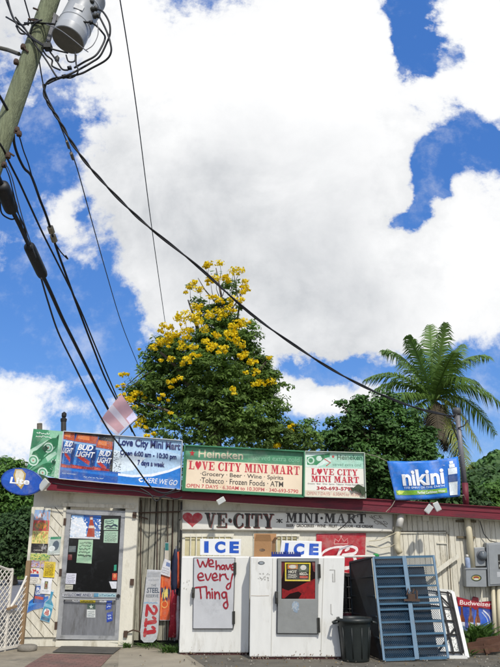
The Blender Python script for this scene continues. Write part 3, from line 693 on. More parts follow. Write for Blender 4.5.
decal('tin_sign','red tin sign with a white script letter and crown beside the right ice chest','sign',[(316.5,533.8),(366,533),(364.5,574.5),(316,575)],YW-.02,'#9c1226',dr_b,.01)

# ------------------------------------------------------------------ floodlights
m_lampw = M('weathered lamp white','#c9c6bc',.5,.12,9,dirt=('#857c6a',.5,3,.56)); m_lens = M('lamp glass','#b9bcb8',.15,.1,4)
def flood(c, size, yaw, roll, label, heads=1):
    t = thing('floodlight', label, 'floodlight', c, 'floodlights on the eave')
    for h in range(heads):
        sgn = 0 if heads == 1 else (-1 if h == 0 else 1)
        cc = Vector(c) + Vector((sgn*size*.42, -.02, sgn*.02)); ang = roll if heads == 1 else sgn*R(32)+roll
        def T(x,y,z):
            x2 = x*math.cos(ang)-z*math.sin(ang); z2 = x*math.sin(ang)+z*math.cos(ang)
            return cc + Vector((x2*math.cos(yaw)-y*math.sin(yaw), x2*math.sin(yaw)+y*math.cos(yaw), z2))
        w, h2, d = (size*.5, size*.32, size*.34) if heads == 1 else (size*.3, size*.45, size*.34)
        mb = MB(); f = [T(-w,-d,-h2),T(w,-d,-h2),T(w,-d,h2),T(-w,-d,h2)]; b = [T(-w*.6,d,-h2*.6),T(w*.6,d,-h2*.6),T(w*.6,d,h2*.6),T(-w*.6,d,h2*.6)]
        mb.raw(f+b,[(0,1,2,3),(7,6,5,4),(0,4,5,1),(1,5,6,2),(2,6,7,3),(3,7,4,0)]); hd = mb.build('housing', m_lampw, t, bevel=.01)
        mb = MB(); mb.face([T(-w*.85,-d-.004,-h2*.8),T(w*.85,-d-.004,-h2*.8),T(w*.85,-d-.004,h2*.8),T(-w*.85,-d-.004,h2*.8)]); mb.build('lens', m_lens, hd)
    mb = MB(); mb.tube([Vector(c)+Vector((0,.02,.0)),Vector(c)+Vector((0,.08,.07)),Vector(c)+Vector((0,.13,.09))],.016); mb.build('arm', m_black, t)
flood(P(45.5,485,11.62),.2,R(-15),R(48),'tilted box floodlight beside the blue oval sign')
flood(P(220.5,501,11.7),.15,R(15),R(30),'small floodlight hanging below the green and cream sign')
flood(P(432,508,11.68),.17,0,R(-8),'twin headed floodlight on the maroon edge below the blue banner',2)

# ------------------------------------------------------------------ posters left of the door
YP = YW-.018
def po1(a):
    a.rect(.0,.0,1,.06,'#dedccb'); a.rect(.03,.05,.97,.28,'#8fb0d8'); a.ell(.45,.18,.18,.06,'#d7e2ee'); a.dots(.1,.07,.9,.27,14,.05,'#d08f7a',2)
    a.rect(.03,.28,.97,.52,'#cf4a48'); a.ell(.5,.4,.32,.07,'#d98b3a'); a.dots(.1,.3,.9,.5,14,.05,'#6e7f45',5); a.rect(.03,.52,.97,.8,'#dccb7a'); a.dots(.05,.55,.95,.78,22,.045,'#8aa04a',7); a.dots(.05,.55,.95,.78,10,.05,'#c98a5a',9)
    a.rect(.0,.8,1,1,'#1d1b1c'); a.dots(.65,.83,.95,.92,5,.05,'#9b9b9b',3); a.text('CARNIVAL',.2,.93,.75,.97,'#c9c3b8')
decal('poster','tall poster banded blue, red, yellow and black at the top left of the boards','poster',[(34.6,507.5),(51,508.2),(47.2,552.8),(29.8,552.4)],YP,'#d8d3bf',po1)
def po2(a): a.rect(.08,0,.95,.14,'#3f8a68'); a.rect(.05,.16,.97,.9,'#aeb9b4'); a.ell(.58,.5,.26,.28,'#53606b'); a.ell(.3,.66,.26,.16,'#d6ddda'); a.lines(.1,.92,.6,.98,1,'#555555',2)
decal('poster','grey photo poster with a green heading beside the black band','poster',[(49.5,537),(62.4,536.5),(59.6,554.5),(47,554.8)],YP-.008,'#c9d0c8',po2)
def po3(a): a.rect(.0,.0,1,.5,'#b9c46a'); a.ell(.4,.25,.3,.14,'#dfd97a'); a.dots(.0,.0,1,.5,20,.06,'#5a8f58',3); a.rect(0,.5,1,1,'#b5a7c4'); a.dots(0,.5,1,1,26,.06,'#d6c26a',6); a.dots(0,.5,1,1,18,.05,'#7a6aa8',8); a.dots(0,.5,1,1,10,.06,'#c77a6a',11)
decal('poster','busy green and violet cartoon poster below the black band','poster',[(29.8,553.4),(50.6,553.9),(46.6,567.8),(27.6,567.3)],YP-.003,'#c8bfa0',po3)
def po4(a): a.dots(.1,.1,.9,.9,30,.035,'#b69a1c',3); a.lines(.12,.1,.85,.9,9,'#8d7a1c',4,.006)
decal('notice','plain yellow paper notice right of the cartoon poster','notice',[(44.6,561.5),(55.6,562),(54.2,577.5),(43,577)],YP-.012,'#e2c62a',po4)
def po5(a): a.dots(.2,.08,.85,.3,6,.12,'#c4413c',2); a.rect(.06,.38,.94,.56,'#3d5aa8'); a.lines(.1,.62,.9,.95,3,'#8d8d8d',5)
decal('notice','white flyer with a blue bar and red spots above the blue can cut-out','notice',[(28.2,568),(39.8,568.3),(39.2,584),(27.4,583.6)],YP-.006,'#dcd8cb',po5)
cutq = [(31,584),(49,584),(48,610),(26,613)]
def po6(a):
    a.poly([(.05,.62),(.25,.5),(.4,.52),(1,.46),(.98,.86),(.6,.9),(.3,.92),(.04,1.0)],'#2268b8'); a.poly([(.05,.7),(.4,.6),(.98,.55),(.96,.62),(.4,.7),(.06,.8)],'#4a90d2')
    a.poly([(.25,.0),(.82,.02),(.8,.7),(.24,.68)],'#174f9c'); a.rect(.26,.0,.8,.07,'#b9c2cc'); a.poly([(.3,.42),(.75,.5),(.72,.6),(.3,.52)],'#b8473c'); a.poly([(.25,.02),(.3,.02),(.3,.68),(.25,.66)],'#0c1c38')
    a.text('BUD',.34,.12,.74,.24,'#eef3f8',.03); a.text('LIGHT',.32,.26,.78,.38,'#eef3f8',.03)
def cut(name,label,px4,shape,draw,y):
    q = quad(px4, y); a = Art(q, 0); a.mb.use(ink('#c9ccd0')); a.mb.prism([a.p(*s) for s in shape],(0,.004,0)); a.d = .001; draw(a); return tag(a.mb.build(name),label,'advert')
cut('cutout_advert','blue cut-out of a drinks can in a splash on the slanted boards',cutq,[(.24,0),(.83,.01),(.82,.47),(1,.45),(.99,.87),(.6,.91),(.3,.93),(.03,1.01),(.04,.61),(.24,.5)],po6,YP-.002)
def po7(a): a.rect(.34,.2,.66,.7,'#6f6a58'); a.ell(.5,.45,.1,.2,'#a9b56a'); a.rect(.42,.34,.58,.6,'#7c3c34'); a.lines(.2,.76,.8,.86,1,'#999999',2)
decal('notice','white sheet with a small dark picture over the blue can cut-out','notice',[(41.4,577.8),(52.2,578.3),(50.4,594.3),(39.8,593.6)],YP-.014,'#dfe1e4',po7)
def po8(a):
    a.poly([(.36,.0),(.64,.0),(.62,.3),(.95,.45),(.95,1),(.05,1),(.05,.45),(.38,.3)],'#3d8fae'); a.rect(.05,.46,.95,.56,'#7fb9cc'); a.ell(.5,.72,.34,.12,'#dce6e6'); a.dots(.3,.64,.7,.8,8,.07,'#b7554c',3); a.rect(.36,0,.64,.05,'#c9d2d2'); a.rect(.1,.88,.9,.97,'#225f86')
cut('cutout_advert','pale blue bottle cut-out leaning on the slanted boards near the door',[(48.2,588.5),(57,592),(49.6,622.6),(39.6,619.6)],[(.34,-.01),(.66,-.01),(.64,.29),(.98,.44),(.98,1.01),(.02,1.01),(.02,.44),(.36,.29)],po8,YP-.006)

# ------------------------------------------------------------------ papers on the door
YD = YW-.004
def pd1(a):
    a.poly([(0,0),(1,0),(1,1),(0,1)],'#7fa6d2'); a.poly([(.4,0),(1,0),(1,.75),(.75,.6),(.5,.7)],'#2f62b0'); a.poly([(0,.2),(.35,.1),(.55,.5),(.5,.95),(0,.9)],'#d8e2ec'); a.dots(0,.1,.55,.95,30,.05,'#f0f3f6',3); a.dots(.72,.2,1,.9,18,.05,'#e4ecf4',5)
    a.poly([(.62,.08),(.72,.06),(.74,.3),(.8,.5),(.83,.92),(.56,.92),(.6,.5),(.63,.3)],'#a8442e'); a.rect(.64,.1,.72,.2,'#d8d2c8'); a.poly([(.61,.45),(.79,.45),(.8,.56),(.6,.56)],'#d9c9b8'); a.rect(0,.93,1,1,'#d5dade')
decal('poster','blue and white poster with a red bottle at the top of the door glass','poster',[(71.5,515),(101.2,514.8),(99.6,539.2),(69.5,538)],YD-.004,'#d5dade',pd1)
gn = '#a9cbb0'
decal('notice','square green handwritten notice at the top right of the door glass','notice',[(104.3,519.2),(118.4,518.6),(117.9,530),(103.6,530)],YD-.004,gn,lambda a: (a.stroke([(.1,.72),(.3,.6),(.5,.7),(.7,.55),(.92,.66)],.03,'#2c3f4c'), a.lines(.08,.1,.7,.45,2,'#2c3f4c',2,.01), a.lines(.2,.76,.9,.95,1,'#2c3f4c',6,.012)),group='green notices on the door')
decal('notice','paler green notice directly below the square one on the door glass','notice',[(104,531),(118,531),(117.5,543),(103.4,542.6)],YD-.004,'#a5c4ab',lambda a: a.lines(.1,.1,.9,.9,5,'#6f8f7c',3,.008),group='green notices on the door')
decal('notice','tall green notice under the blue poster on the door glass','notice',[(78.6,539.6),(93,539.8),(91.4,563.6),(76.2,562.6)],YD-.004,'#a2c7a4',lambda a: (a.lines(.12,.06,.9,.6,4,'#5c7a64',5,.012), a.lines(.08,.62,.92,.74,1,'#46614e',7,.016)),group='green notices on the door')
decal('notice','white paper at the lower left of the door glass','notice',[(66.4,573.2),(76.3,573.4),(75.4,584),(65.2,583.8)],YD-.004,'#cfd0da',lambda a: a.lines(.1,.1,.9,.9,5,'#8d8f9d',3,.005))
decal('notice','small cream paper under the white one at the foot of the door glass','notice',[(65,584.6),(73,584.8),(72.4,589.6),(64.4,589.4)],YD-.004,'#b9b8a8',lambda a: a.lines(.1,.2,.9,.8,2,'#77766a',3,.005))
# stickers that belong to the door
def sticker(px4,col,draw=None): return decal('sticker',None,None,px4,YW-.006,col,draw,.002,None,dr)
sticker([(112.3,573.2),(117.2,573.2),(117,580),(112,580)],'#b5432f',lambda a: a.ell(.5,.4,.3,.3,'#d98a5a'))
sticker([(109,581.5),(116.8,581.5),(116.4,588.6),(111.6,588.6)],'#d3d6dc'); sticker([(114,565),(116.5,564.6),(116.4,570.5),(113.8,571)],'#2f8f74')
sticker([(69,546),(76,546),(75.6,552),(68.6,552)],'#4d5a60'); sticker([(68,554.5),(72,554.5),(71.8,560),(67.8,560)],'#6b2a2a')
YK = YW-.03
def stk(px4,col,draw=None,y=YK): return decal('sticker',None,None,px4,y,col,draw,.003,None,dr)
stk([(62.2,593),(92,593.2),(91.8,596.8),(62,596.6)],'#a7aab0',lambda a: a.text('WELCOME AND',.05,.15,.95,.85,'#2b3350',.02))
stk([(94,593.3),(116,593.5),(115.7,597),(93.8,596.8)],'#9fbfc4',lambda a: (a.rect(.0,.0,.2,1,'#3f86a8'), a.lines(.25,.1,.95,.9,1,'#2c5c78',3,.01)))
YK2 = YW-.004
stk([(80,600),(95.4,600.2),(95.2,603.2),(80,603)],'#b9a824',lambda a: a.lines(.08,.1,.95,.9,1,'#3c3714',3,.01),YK2)
a_ = [(72.4,598.6),(79.6,598.8),(79.4,602.8),(72.2,602.4)]
stk(a_,'#9da2a6',lambda a: (a.ell(.5,.5,.48,.45,'#d2d4d6'), a.lines(.15,.3,.85,.7,1,'#555a66',3,.008)),YK2)
stk([(99.4,599.2),(106.6,599.4),(106.4,603.4),(99.2,603)],'#9da2a6',lambda a: (a.ell(.5,.5,.48,.45,'#cdd0d4'), a.dots(.3,.2,.7,.8,4,.1,'#4c5a80',2)),YK2)
stk([(87,604),(95.4,604.2),(95.2,617.6),(86.6,617.4)],'#cfd4d2',lambda a: (a.rect(0,0,1,.4,'#2f4a44'), a.star(.5,.2,.3,.18,'#b9c2b4'), a.lines(.1,.5,.9,.95,3,'#6b7d86',3,.006)),YK2)
stk([(106.6,601),(112.2,600.6),(111,609),(105.6,610)],'#2547a4',lambda a: a.lines(.2,.2,.8,.8,2,'#a9b8e0',3,.01),YK2)
stk([(106.6,613),(112.6,611.4),(112.4,620.6),(106.6,622.4)],'#2343a0',lambda a: a.lines(.2,.2,.8,.8,2,'#a9b8e0',4,.01),YK2)

# ------------------------------------------------------------------ advertising shapes on the board screen
YB = YW-.0
def dr_211(a):
    a.poly([(.06,.0),(.96,.02),(1,.86),(.93,.96),(.75,1),(.25,1),(.07,.96),(.0,.86)],'#b4b6b8'); a.rect(.1,.03,.9,.10,'#a0a3a6')
    a.text('HIGH GRAVITY',.22,.13,.86,.155,'#6d7480'); a.text('THE',.38,.20,.72,.235,'#4a5560',.01); a.text('STEEL',.16,.25,.94,.325,'#3d4a5a',.03); a.text('RESERVE',.14,.345,.9,.39,'#4d5866',.02); a.lines(.1,.45,.95,.48,1,'#4b86b4',3,.01); a.poly([(.05,.455),(.3,.45),(.3,.47),(.05,.475)],'#7fa6c4')
    for k, v0 in ((0,.50),(1,.665),(1,.80)):
        c = '#a8242c'
        if k == 0:
            a.stroke([(.66,v0+.012),(.80,v0+.035),(.83,v0+.075),(.75,v0+.115),(.60,v0+.105),(.42,v0+.05),(.28,v0+.005)],.045,c); a.stroke([(.27,v0+.0),(.26,v0+.14)],.045,c,False)
        else: a.stroke([(.26,v0+.08),(.8,v0+.06)],.06,c,False); a.stroke([(.8,v0+.02),(.66,v0+.0)],.04,c,False); a.stroke([(.27,v0+.03),(.26,v0+.12)],.045,c,False)
cut('cutout_advert','silver can shaped board with dark and red lettering standing before the grey boards',[(146.2,570.2),(161.6,570.2),(157.4,641.6),(139.4,641.6)],[(.06,-.01),(.96,.0),(1.01,.86),(.94,.965),(.75,1.01),(.25,1.01),(.06,.965),(-.01,.86)],dr_211,YB)
def dr_or(a):
    a.poly([(.38,.0),(.68,.0),(.7,.1),(.38,.1)],'#1d6a66'); a.poly([(.38,.1),(.7,.1),(.72,.25),(.36,.25)],'#bdb4a4'); a.poly([(.34,.25),(.74,.25),(.95,.38),(1,.6),(.95,1),(.05,1),(.0,.6),(.1,.38)],'#c8501c'); a.poly([(.2,.3),(.3,.28),(.2,.95),(.08,.95)],'#e0763a'); a.ell(.45,.8,.3,.05,'#d9a05a'); a.ell(.45,.8,.23,.036,'#c8501c'); a.dots(.1,.62,.9,.72,16,.09,'#232a52',4); a.dots(.2,.63,.8,.7,6,.07,'#d8c46a',6)
cut('cutout_advert','orange drink bottle board with a teal cap behind the white paper',[(161,543),(172,543),(170.2,620),(159.2,620)],[(.37,-.005),(.69,-.005),(.73,.245),(.97,.38),(1.02,.6),(.97,1.005),(.03,1.005),(-.02,.6),(.08,.38),(.35,.245)],dr_or,YB+.03)
decal('notice','crumpled white paper pinned on the orange bottle board','notice',[(164.5,558.5),(170.6,561),(170,577),(160,574)],YB-.0,'#cfcfd2',lambda a: (a.rect(.4,.15,.95,.4,'#6b7ea8'), a.lines(.1,.5,.9,.9,3,'#9a9aa2',3,.006)))
um = thing('parasol', 'furled navy, red and white parasol tied against the iron post', 'parasol', P(173,638,YW-.04))
def furl(pts, rs, m, name, seed):
    mb = MB(); rr = random.Random(seed); vs = []; n = 18; P3 = [P(x,y,YW-.0) for x,y in pts]
    for i, p in enumerate(P3):
        for k in range(n):
            g = 2*math.pi*k/n; q = rs[i]*(1+(.28 if k%3==0 else -.12)+rr.uniform(-.12,.12)); vs.append(p+Vector((math.cos(g)*q, math.sin(g)*q*.5, rr.uniform(-.01,.01))))
    fs = [(i*n+k,i*n+(k+1)%n,(i+1)*n+(k+1)%n,(i+1)*n+k) for i in range(len(P3)-1) for k in range(n)]
    mb.raw(vs,fs+[tuple(range(n-1,-1,-1)),tuple(range((len(P3)-1)*n,len(P3)*n))]); return mb.build(name,m,um,True)
furl([(176,549),(175.8,560),(175,572),(174.8,584),(175.5,594)],[.025,.05,.045,.05,.04],M('navy cloth','#1c2440',.8,.3,10),'navy_cover',1)
furl([(178,552),(178.8,565),(178.8,580),(178,588)],[.02,.032,.035,.02],M('orange red cloth','#b14a2c',.8,.25,10),'red_cover',2)
furl([(174.5,590),(173.8,604),(173.4,620),(172.4,637)],[.04,.05,.045,.065],M('red cloth','#9e1f2e',.8,.3,14,dirt=('#d8c8c4',.9,14,.58)),'red_skirt',3)
furl([(178,596),(178,610),(178,626),(177,639)],[.02,.035,.032,.025],M('dull white cloth','#b3a9ac',.8,.2,12,dirt=('#8a2430',.9,10,.55)),'white_skirt',4)
mb = MB(); mb.tube([P(176.3,546,YW-.0),P(174.6,641,YW-.0)],.014); mb.build('pole', m_steel, um)

# ------------------------------------------------------------------ ice chests
m_gask = M('dark door gasket', '#57585a', .7, .1, 9)
m_steeldoor = M('grey steel door', '#bfc1c3', .4, .06, 4, .1, 12, metal=.1, dirt=('#8b8d90',.5,2.4,.55))
m_steeldoor2 = M('grey door paint', '#868885', .5, .08, 5, .1, 14, dirt=('#75756f',.6,2.6,.55))
m_hinge = M('dark hinge', '#35352f', .5, .2, 20)
m_spray = M('red spray paint', '#8e1426', .55, .18, 12)
def chest(label, px, Yf, seams):
    x0t,x1t,yt,x0b,x1b,yb = px
    tl = P(x0t,yt,Yf); tr = P(x1t,yt,Yf); bl = P(x0b,yb,Yf); br = P(x1b,yb,Yf)
    bl.z = br.z = GZ+.03
    t = thing('ice_chest', label, 'ice freezer', Vector(((bl.x+br.x)/2,Yf+.35,GZ)), 'ice chests in front of the shop')
    mb = MB(); q = [tl,tr,br,bl]; mb.prism(q,(0,.72,0)); mb.build('cabinet', m_white, t, bevel=.015)
    mb = MB(); mb.prism([bl+Vector((.02,.02,-.001)),br+Vector((-.02,.02,-.001)),br+Vector((-.02,.02,-.03)),bl+Vector((.02,.02,-.03))],(0,.66,0)); mb.build('base', M('rusted red base','#4a2524',.85,.3,10), t)
    if seams:
        mb = MB()
        for u in seams: mb.bar(tl.lerp(tr,u)+Vector((0,-.002,-.02)), bl.lerp(br,u)+Vector((0,-.002,.02)), .007,.008)
        mb.build('seam', M('panel joint','#b5b3aa',.6), t)
    return t, q
def hardware(t, Yf, handles, hinges):
    for px,py,h in handles:
        mb = MB(); c = P(px,py,Yf-.06); mb.box(c.x-.022,c.x+.022,c.y-.035,c.y+.05,c.z-h,c.z+h); mb.tube([c+Vector((-.0,-.05,h*.8)),c+Vector((.0,-.075,0)),c+Vector((0,-.05,-h*.9))],.011,6); mb.build('handle', m_hinge, t, bevel=.004)
    for px,py,h in hinges:
        mb = MB(); c = P(px,py,Yf-.04); mb.box(c.x-.02,c.x+.02,c.y-.025,c.y+.03,c.z-h,c.z+h); mb.tube([c+Vector((.012,-.03,h)),c+Vector((.012,-.03,-h))],.012,6); mb.build('hinge', m_hinge, t)
# left chest
Y1 = 11.28
t, q = chest('left white ice chest whose grey door carries red spray painted words', (181.5,250.2,556.5,178.8,248.6,655), Y1, ())
dq1 = quad([(194,558.5),(234.6,558.5),(232.6,628.6),(193,628.6)], Y1-.05)
mb = MB(); slab(mb,[p+Vector((0,.03,0)) for p in quad([(193.2,557.6),(235.4,557.6),(233.4,629.4),(192.4,629.4)], Y1-.05)],.019); mb.build('gasket', m_gask, t)
mb = MB(); slab(mb,dq1,.028); mb.build('door', m_steeldoor, t, bevel=.006)
a = Art(dq1,.002)
def gp(x, y): return ((170+x/5.556-194+ (y/5.556)*.014)/40.4, (530+y/5.556-558.5)/70.1)
GRAF = [[(150,165),(157,190),(166,207),(174,190),(180,175),(188,195),(196,206),(204,185),(211,160)],[(214,190),(236,186),(232,168),(220,167),(213,185),(219,202),(241,204)],
 [(253,172),(254,200),(255,220)],[(255,210),(266,196),(273,204),(275,221)],[(299,199),(288,197),(281,210),(288,220),(299,210),(300,198),(304,222)],[(309,195),(320,221),(332,192)],[(337,210),(354,205),(348,191),(338,199),(338,216),(346,223),(358,219)],
 [(153,266),(182,260),(173,241),(157,248),(153,268),(164,282),(186,280)],[(194,247),(208,282),(226,244)],[(232,268),(259,262),(250,242),(235,252),(235,274),(246,282),(264,278)],[(275,246),(276,283)],[(276,264),(287,250),(300,249)],[(305,246),(312,268),(322,276)],[(346,246),(338,285),(332,322),(320,331),(312,318),(322,303),(333,297)],
 [(140,323),(168,320),(197,317)],[(165,321),(168,352),(171,382)],[(200,318),(202,350),(204,381)],[(204,362),(214,346),(221,358),(222,381)],[(233,347),(235,381)],[(231,330),(233,333)],[(247,346),(250,383)],[(250,362),(262,347),(272,358),(275,383)],[(311,350),(296,348),(287,362),(295,379),(308,374),(312,351),(317,395),(321,425),(310,437),(298,424),(302,408),(316,400)]]
for k0,k1 in ((0,2),(2,7),(7,13),(13,40)):
    a = Art(dq1,.002+k0*.0001)
    for s in GRAF[k0:k1]: a.stroke([gp(*p) for p in s], .024, m_spray)
    a.build('graffiti', t)
hardware(t, Y1, [(193.3,592.5,.075)], [(234.8,568.5,.09),(233.6,617.5,.09)])
# right chest
Y2 = 10.88
t2, q2 = chest('right white ice chest with a half glazed door and a yellow poster in its window', (250.6,345,556.8,249.4,341.8,660.4), Y2, (.235,.775))
def pq(p4, d): return quad(p4, Y2-d)
mb = MB(); slab(mb,[p+Vector((0,.03,0)) for p in pq([(277.2,558.4),(319,558.4),(318,634.6),(276.4,634.2)],.05)],.019); mb.build('gasket', m_gask, t2)
mb = MB(); slab(mb,pq([(278,599),(318,599),(317.4,633.6),(277.4,633.2)],.05),.028); d2 = mb.build('door', m_steeldoor2, t2, bevel=.005)
mb = MB()
for p4 in ([(278,559),(281.4,559),(281.4,599),(278,599)],[(315.4,559),(318.4,559),(318.2,599),(315.2,599)],[(281.4,559),(315.4,559),(315.4,561.4),(281.4,561.4)]): slab(mb,pq(p4,.05),.028)
mb.build('door_frame', m_steeldoor2, t2)
gq = pq([(281.4,561.4),(315.4,561.4),(315.2,599),(281.4,599)],.034)
mb = MB(); slab(mb,gq,.012); mb.build('glass', M('dark red lit glass','#1a0608',.08,.3,3), d2)
a = Art(gq,.001); mr = M('painted red glow','#8e0f14',.3,.35,6,dirt=('#1c0506',.9,5,.5))
a.poly([(.02,.72),(.2,.78),(.42,.70),(.7,.58),(1,.46),(1,1),(.5,1),(.6,.86),(.5,.8),(.25,.86),(.1,.98),(.02,.98)],mr); a.poly([(.0,.0),(.1,0),(.08,.2),(.0,.5)],'#5a1416'); a.poly([(.9,.02),(1,0),(1,.3),(.94,.26)],'#6a1a1a'); a.build('painted_glow', d2)  # red glow of the lit interior, painted as flat shapes on the glass
def dr_y(a):
    a.rect(.05,.06,.95,.92,'#17150f'); a.rect(.1,.1,.5,.34,'#b8752a'); a.ell(.3,.22,.15,.1,'#c4c0b4'); a.rect(.55,.1,.92,.5,'#3f4d3a'); a.ell(.72,.26,.12,.14,'#c9c6bc'); a.rect(.1,.4,.5,.86,'#0f0e0c')
    a.text('HOT',.14,.42,.46,.58,'#d2cdb9',.03); a.lines(.12,.62,.48,.84,3,'#c4bfae',3,.008); a.rect(.56,.6,.92,.86,'#1c0f0c'); a.lines(.58,.52,.9,.68,2,'#c9c4b2',5,.01); a.rect(.58,.72,.9,.84,'#b03a22'); a.dots(.0,.1,.04,.9,8,.012,'#5a4d10',1); a.dots(.96,.1,1,.9,8,.012,'#5a4d10',2)
decal('poster','yellow bordered black poster in the window of the right ice chest','poster',[(285,562.6),(310.6,562.8),(310.2,581.2),(285,581)],Y2-.045,'#d8c22a',dr_y)
a = Art(pq([(291,600.5),(300,600.5),(300,613),(291,613)],.052),0); a.ell(.5,.4,.4,.34,'#8296a8'); a.ell(.5,.4,.2,.2,'#98a4ae'); a.poly([(.2,.6),(.8,.7),(.7,1),(.3,.9)],'#7f90a0'); a.dots(.1,.1,.9,.8,8,.1,'#a2aab0',3); a.build('emblem', d2)
fq2 = pq([(250.6,557),(345,557),(341.8,660),(249.4,660)],.003); a = Art(fq2,0)
a.ell(.115,.06,.036,.018,'#39444f'); a.ell(.115,.06,.024,.009,'#8a949c'); gr = '#a6a59f'
a.dots(.08,.16,.2,.25,9,.012,gr,4); a.stroke([(.1,.2),(.13,.22),(.16,.19)],.008,gr); a.stroke([(.845,.13),(.895,.13),(.9,.25),(.88,.25),(.875,.17)],.014,gr,False); a.stroke([(.865,.47),(.87,.56),(.885,.57)],.012,gr,False); a.stroke([(.01,.385),(.08,.387),(.2,.385)],.006,'#b9ac98',False)
a.build('marking', t2)
a = Art(fq2,.0006); rr = random.Random(12)                         # rust and splash marks along the bottom edge
for _ in range(110):
    u = rr.uniform(.01,.99); v = 1-abs(rr.gauss(0,.035))-.004; s_ = rr.uniform(.002,.008); h_ = s_*rr.uniform(.6,2.2)
    a.poly([(u-s_,v),(u,v-h_),(u+s_*.8,v-h_*.3),(u+s_*.4,min(.998,v+h_*.4))], rr.choice(['#7d6450','#8d7a68','#9a8d7d','#6d5040']))
a.build('rust_mark', t2)
a = Art(quad([(181.5,557),(250.2,557),(248.6,655),(178.8,655)],Y1-.003),0)
for _ in range(50):
    u = rr.uniform(.01,.99); v = 1-abs(rr.gauss(0,.025))-.004; s_ = rr.uniform(.002,.008); h_ = s_*rr.uniform(.6,2)
    a.poly([(u-s_,v),(u,v-h_),(u+s_*.8,v-h_*.3),(u+s_*.4,min(.998,v+h_*.4))], rr.choice(['#8d7a68','#9a8d7d','#a29a88']))
a.dots(.04,.2,.16,.35,4,.012,'#b9b6aa',2); a.build('rust_mark', t)
hardware(t2, Y2, [(276.6,597.5,.085)], [(319,571,.1),(318.4,625,.1)])
# ICE signs standing on the chests
def ice(label, p4, Y, box):
    q = quad(p4, Y); rt = thing('ice_sign', label, 'sign', (q[2]+q[3])/2, 'signs on the ice chests')
    mb = MB(); slab(mb,q,.06); mb.build('panel', M('sign white','#e4e5e3',.35,.03,4), rt, bevel=.005)
    a = Art(q,.002)
    for ch,(u0,u1) in zip('ICE', box): a.text(ch,u0,.14,u1,.86,'#1450b4',.055)
    a.build('lettering', rt)
    return rt
ice('white sign with blue letters on the left ice chest', [(200,538.8),(241.2,539.2),(240.8,555.6),(200,555)], Y1+.03, ((.10,.21),(.36,.62),(.72,.95)))
ice('white sign with blue letters behind the blue tray on the right ice chest', [(281.5,540.5),(321.8,541.5),(321.4,557.6),(279.5,557)], Y2+.1, ((.10,.19),(.32,.58),(.70,.93)))
# carton and tray
cb_ = thing('cardboard_carton', 'open brown cardboard carton on the right ice chest', 'box', P(264,557,Y2+.25))
m_card = M('cardboard','#a17a52',.85,.08,6,.15,30); 
q = quad([(254.2,541.2),(271.6,541.4),(271.2,557),(254,557)], Y2+.05); mb = MB(); mb.prism(q,(.0,.3,0)); mb.build('box', m_card, cb_)
mb = MB(); side = [q[1]+Vector((.002,0,0)),q[1]+Vector((.07,.28,0)),q[2]+Vector((.07,.28,0)),q[2]+Vector((.002,0,0))]; mb.prism(side,(.0,.004,0))
z = q[0].z; mb.prism([q[0],q[1],q[1]+Vector((-.02,-.03,.1)),q[0]+Vector((.03,-.03,.1))],(0,.005,0)); mb.prism([q[0]+Vector((0,.29,0)),q[1]+Vector((.07,.29,0)),q[1]+Vector((.09,.32,.12)),q[0]+Vector((.0,.32,.12))],(0,.005,0)); mb.prism([q[1]+Vector((.003,.0,0)),q[1]+Vector((.07,.28,0)),q[1]+Vector((.11,.26,.06)),q[1]+Vector((.05,.0,.06))],(.0,.004,.004)); mb.build('flap', m_card, cb_)
a = Art(q,.001); a.ell(.47,.56,.17,.09,'#4f3a2a'); a.lines(.34,.52,.6,.6,1,'#8d6a48',2,.006); a.build('printed_mark', cb_)
tr_ = thing('plastic_tray', 'dark blue toothed plastic tray in front of the right blue lettered sign', 'tray', P(286,557,Y2+.05))
mb = MB(); A_ = P(271.6,557,Y2+.03); B_ = P(301,557,Y2+.03)
mb.box(A_.x,B_.x,A_.y,A_.y+.05,A_.z,A_.z+.045); n = 13
for k in range(n):
    x = A_.x+(B_.x-A_.x)*(k+.1)/n; mb.box(x,x+(B_.x-A_.x)/n*.5,A_.y+.003,A_.y+.045,A_.z+.046,A_.z+.075+.02*(k==6))
mb.build('rack', M('blue plastic','#1b2f7c',.4,.1,8), tr_)
tag((lambda m: (m.tube([P(324,557.0,Y2+.06),P(375,556,11.3)],.018,8), m.build('white_pipe', m_lampw))[1])(MB()), 'thin white pipe laid from the right ice chest to the blue gate', 'pipe')

# ------------------------------------------------------------------ bin
c = G(355.4,661,GZ); c.y = 10.75; c.x = P(355,640,10.75).x; c.z = GZ
k_ = 1/ppm(355,630,10.75); rt_, rb_ = 16.6*k_, 13.4*k_; H = P(355,617.5,10.75).z-GZ
t = thing('rubbish_bin','dark round plastic bin standing right of the ice chests','bin',c)
m_bin = M('dark green plastic','#1d2321',.45,.2,6,.08,20,dirt=('#3a3d38',.6,3,.56))
mb = MB(); prof = [(rb_*.98,0),(rb_,.02)]
for k in range(1,9): f_ = k/9; prof += [(rb_+(rt_-rb_)*f_-.001, H*f_)]
prof += [(rt_*.985,H-.06),(rt_*1.05,H-.058),(rt_*1.07,H-.03),(rt_*1.06,H),(rt_*.98,H),(rt_*.95,H-.03),(rb_*.95,.04)]
mb.lathe(c,prof,36); mb.build('body', m_bin, t, True)
for s_ in (-1,1):
    mb = MB(); mb.tube([c+Vector((s_*rt_*1.03,-.09,H-.05)),c+Vector((s_*(rt_*1.06+.05),-.06,H-.07)),c+Vector((s_*(rt_*1.06+.05),.06,H-.07)),c+Vector((s_*rt_*1.03,.09,H-.05))],.018,8); mb.build('handle', m_bin, t, True)
mb = MB()
for k in range(10):
    g_ = 2*math.pi*k/10; e = Vector((math.cos(g_),math.sin(g_),0)); mb.tube([c+e*(rb_+.004)+Vector((0,0,.05)),c+e*(rb_+(rt_-rb_)*.8+.003)+Vector((0,0,H*.8))],.008,6)
mb.build('rib', m_bin, t, True)

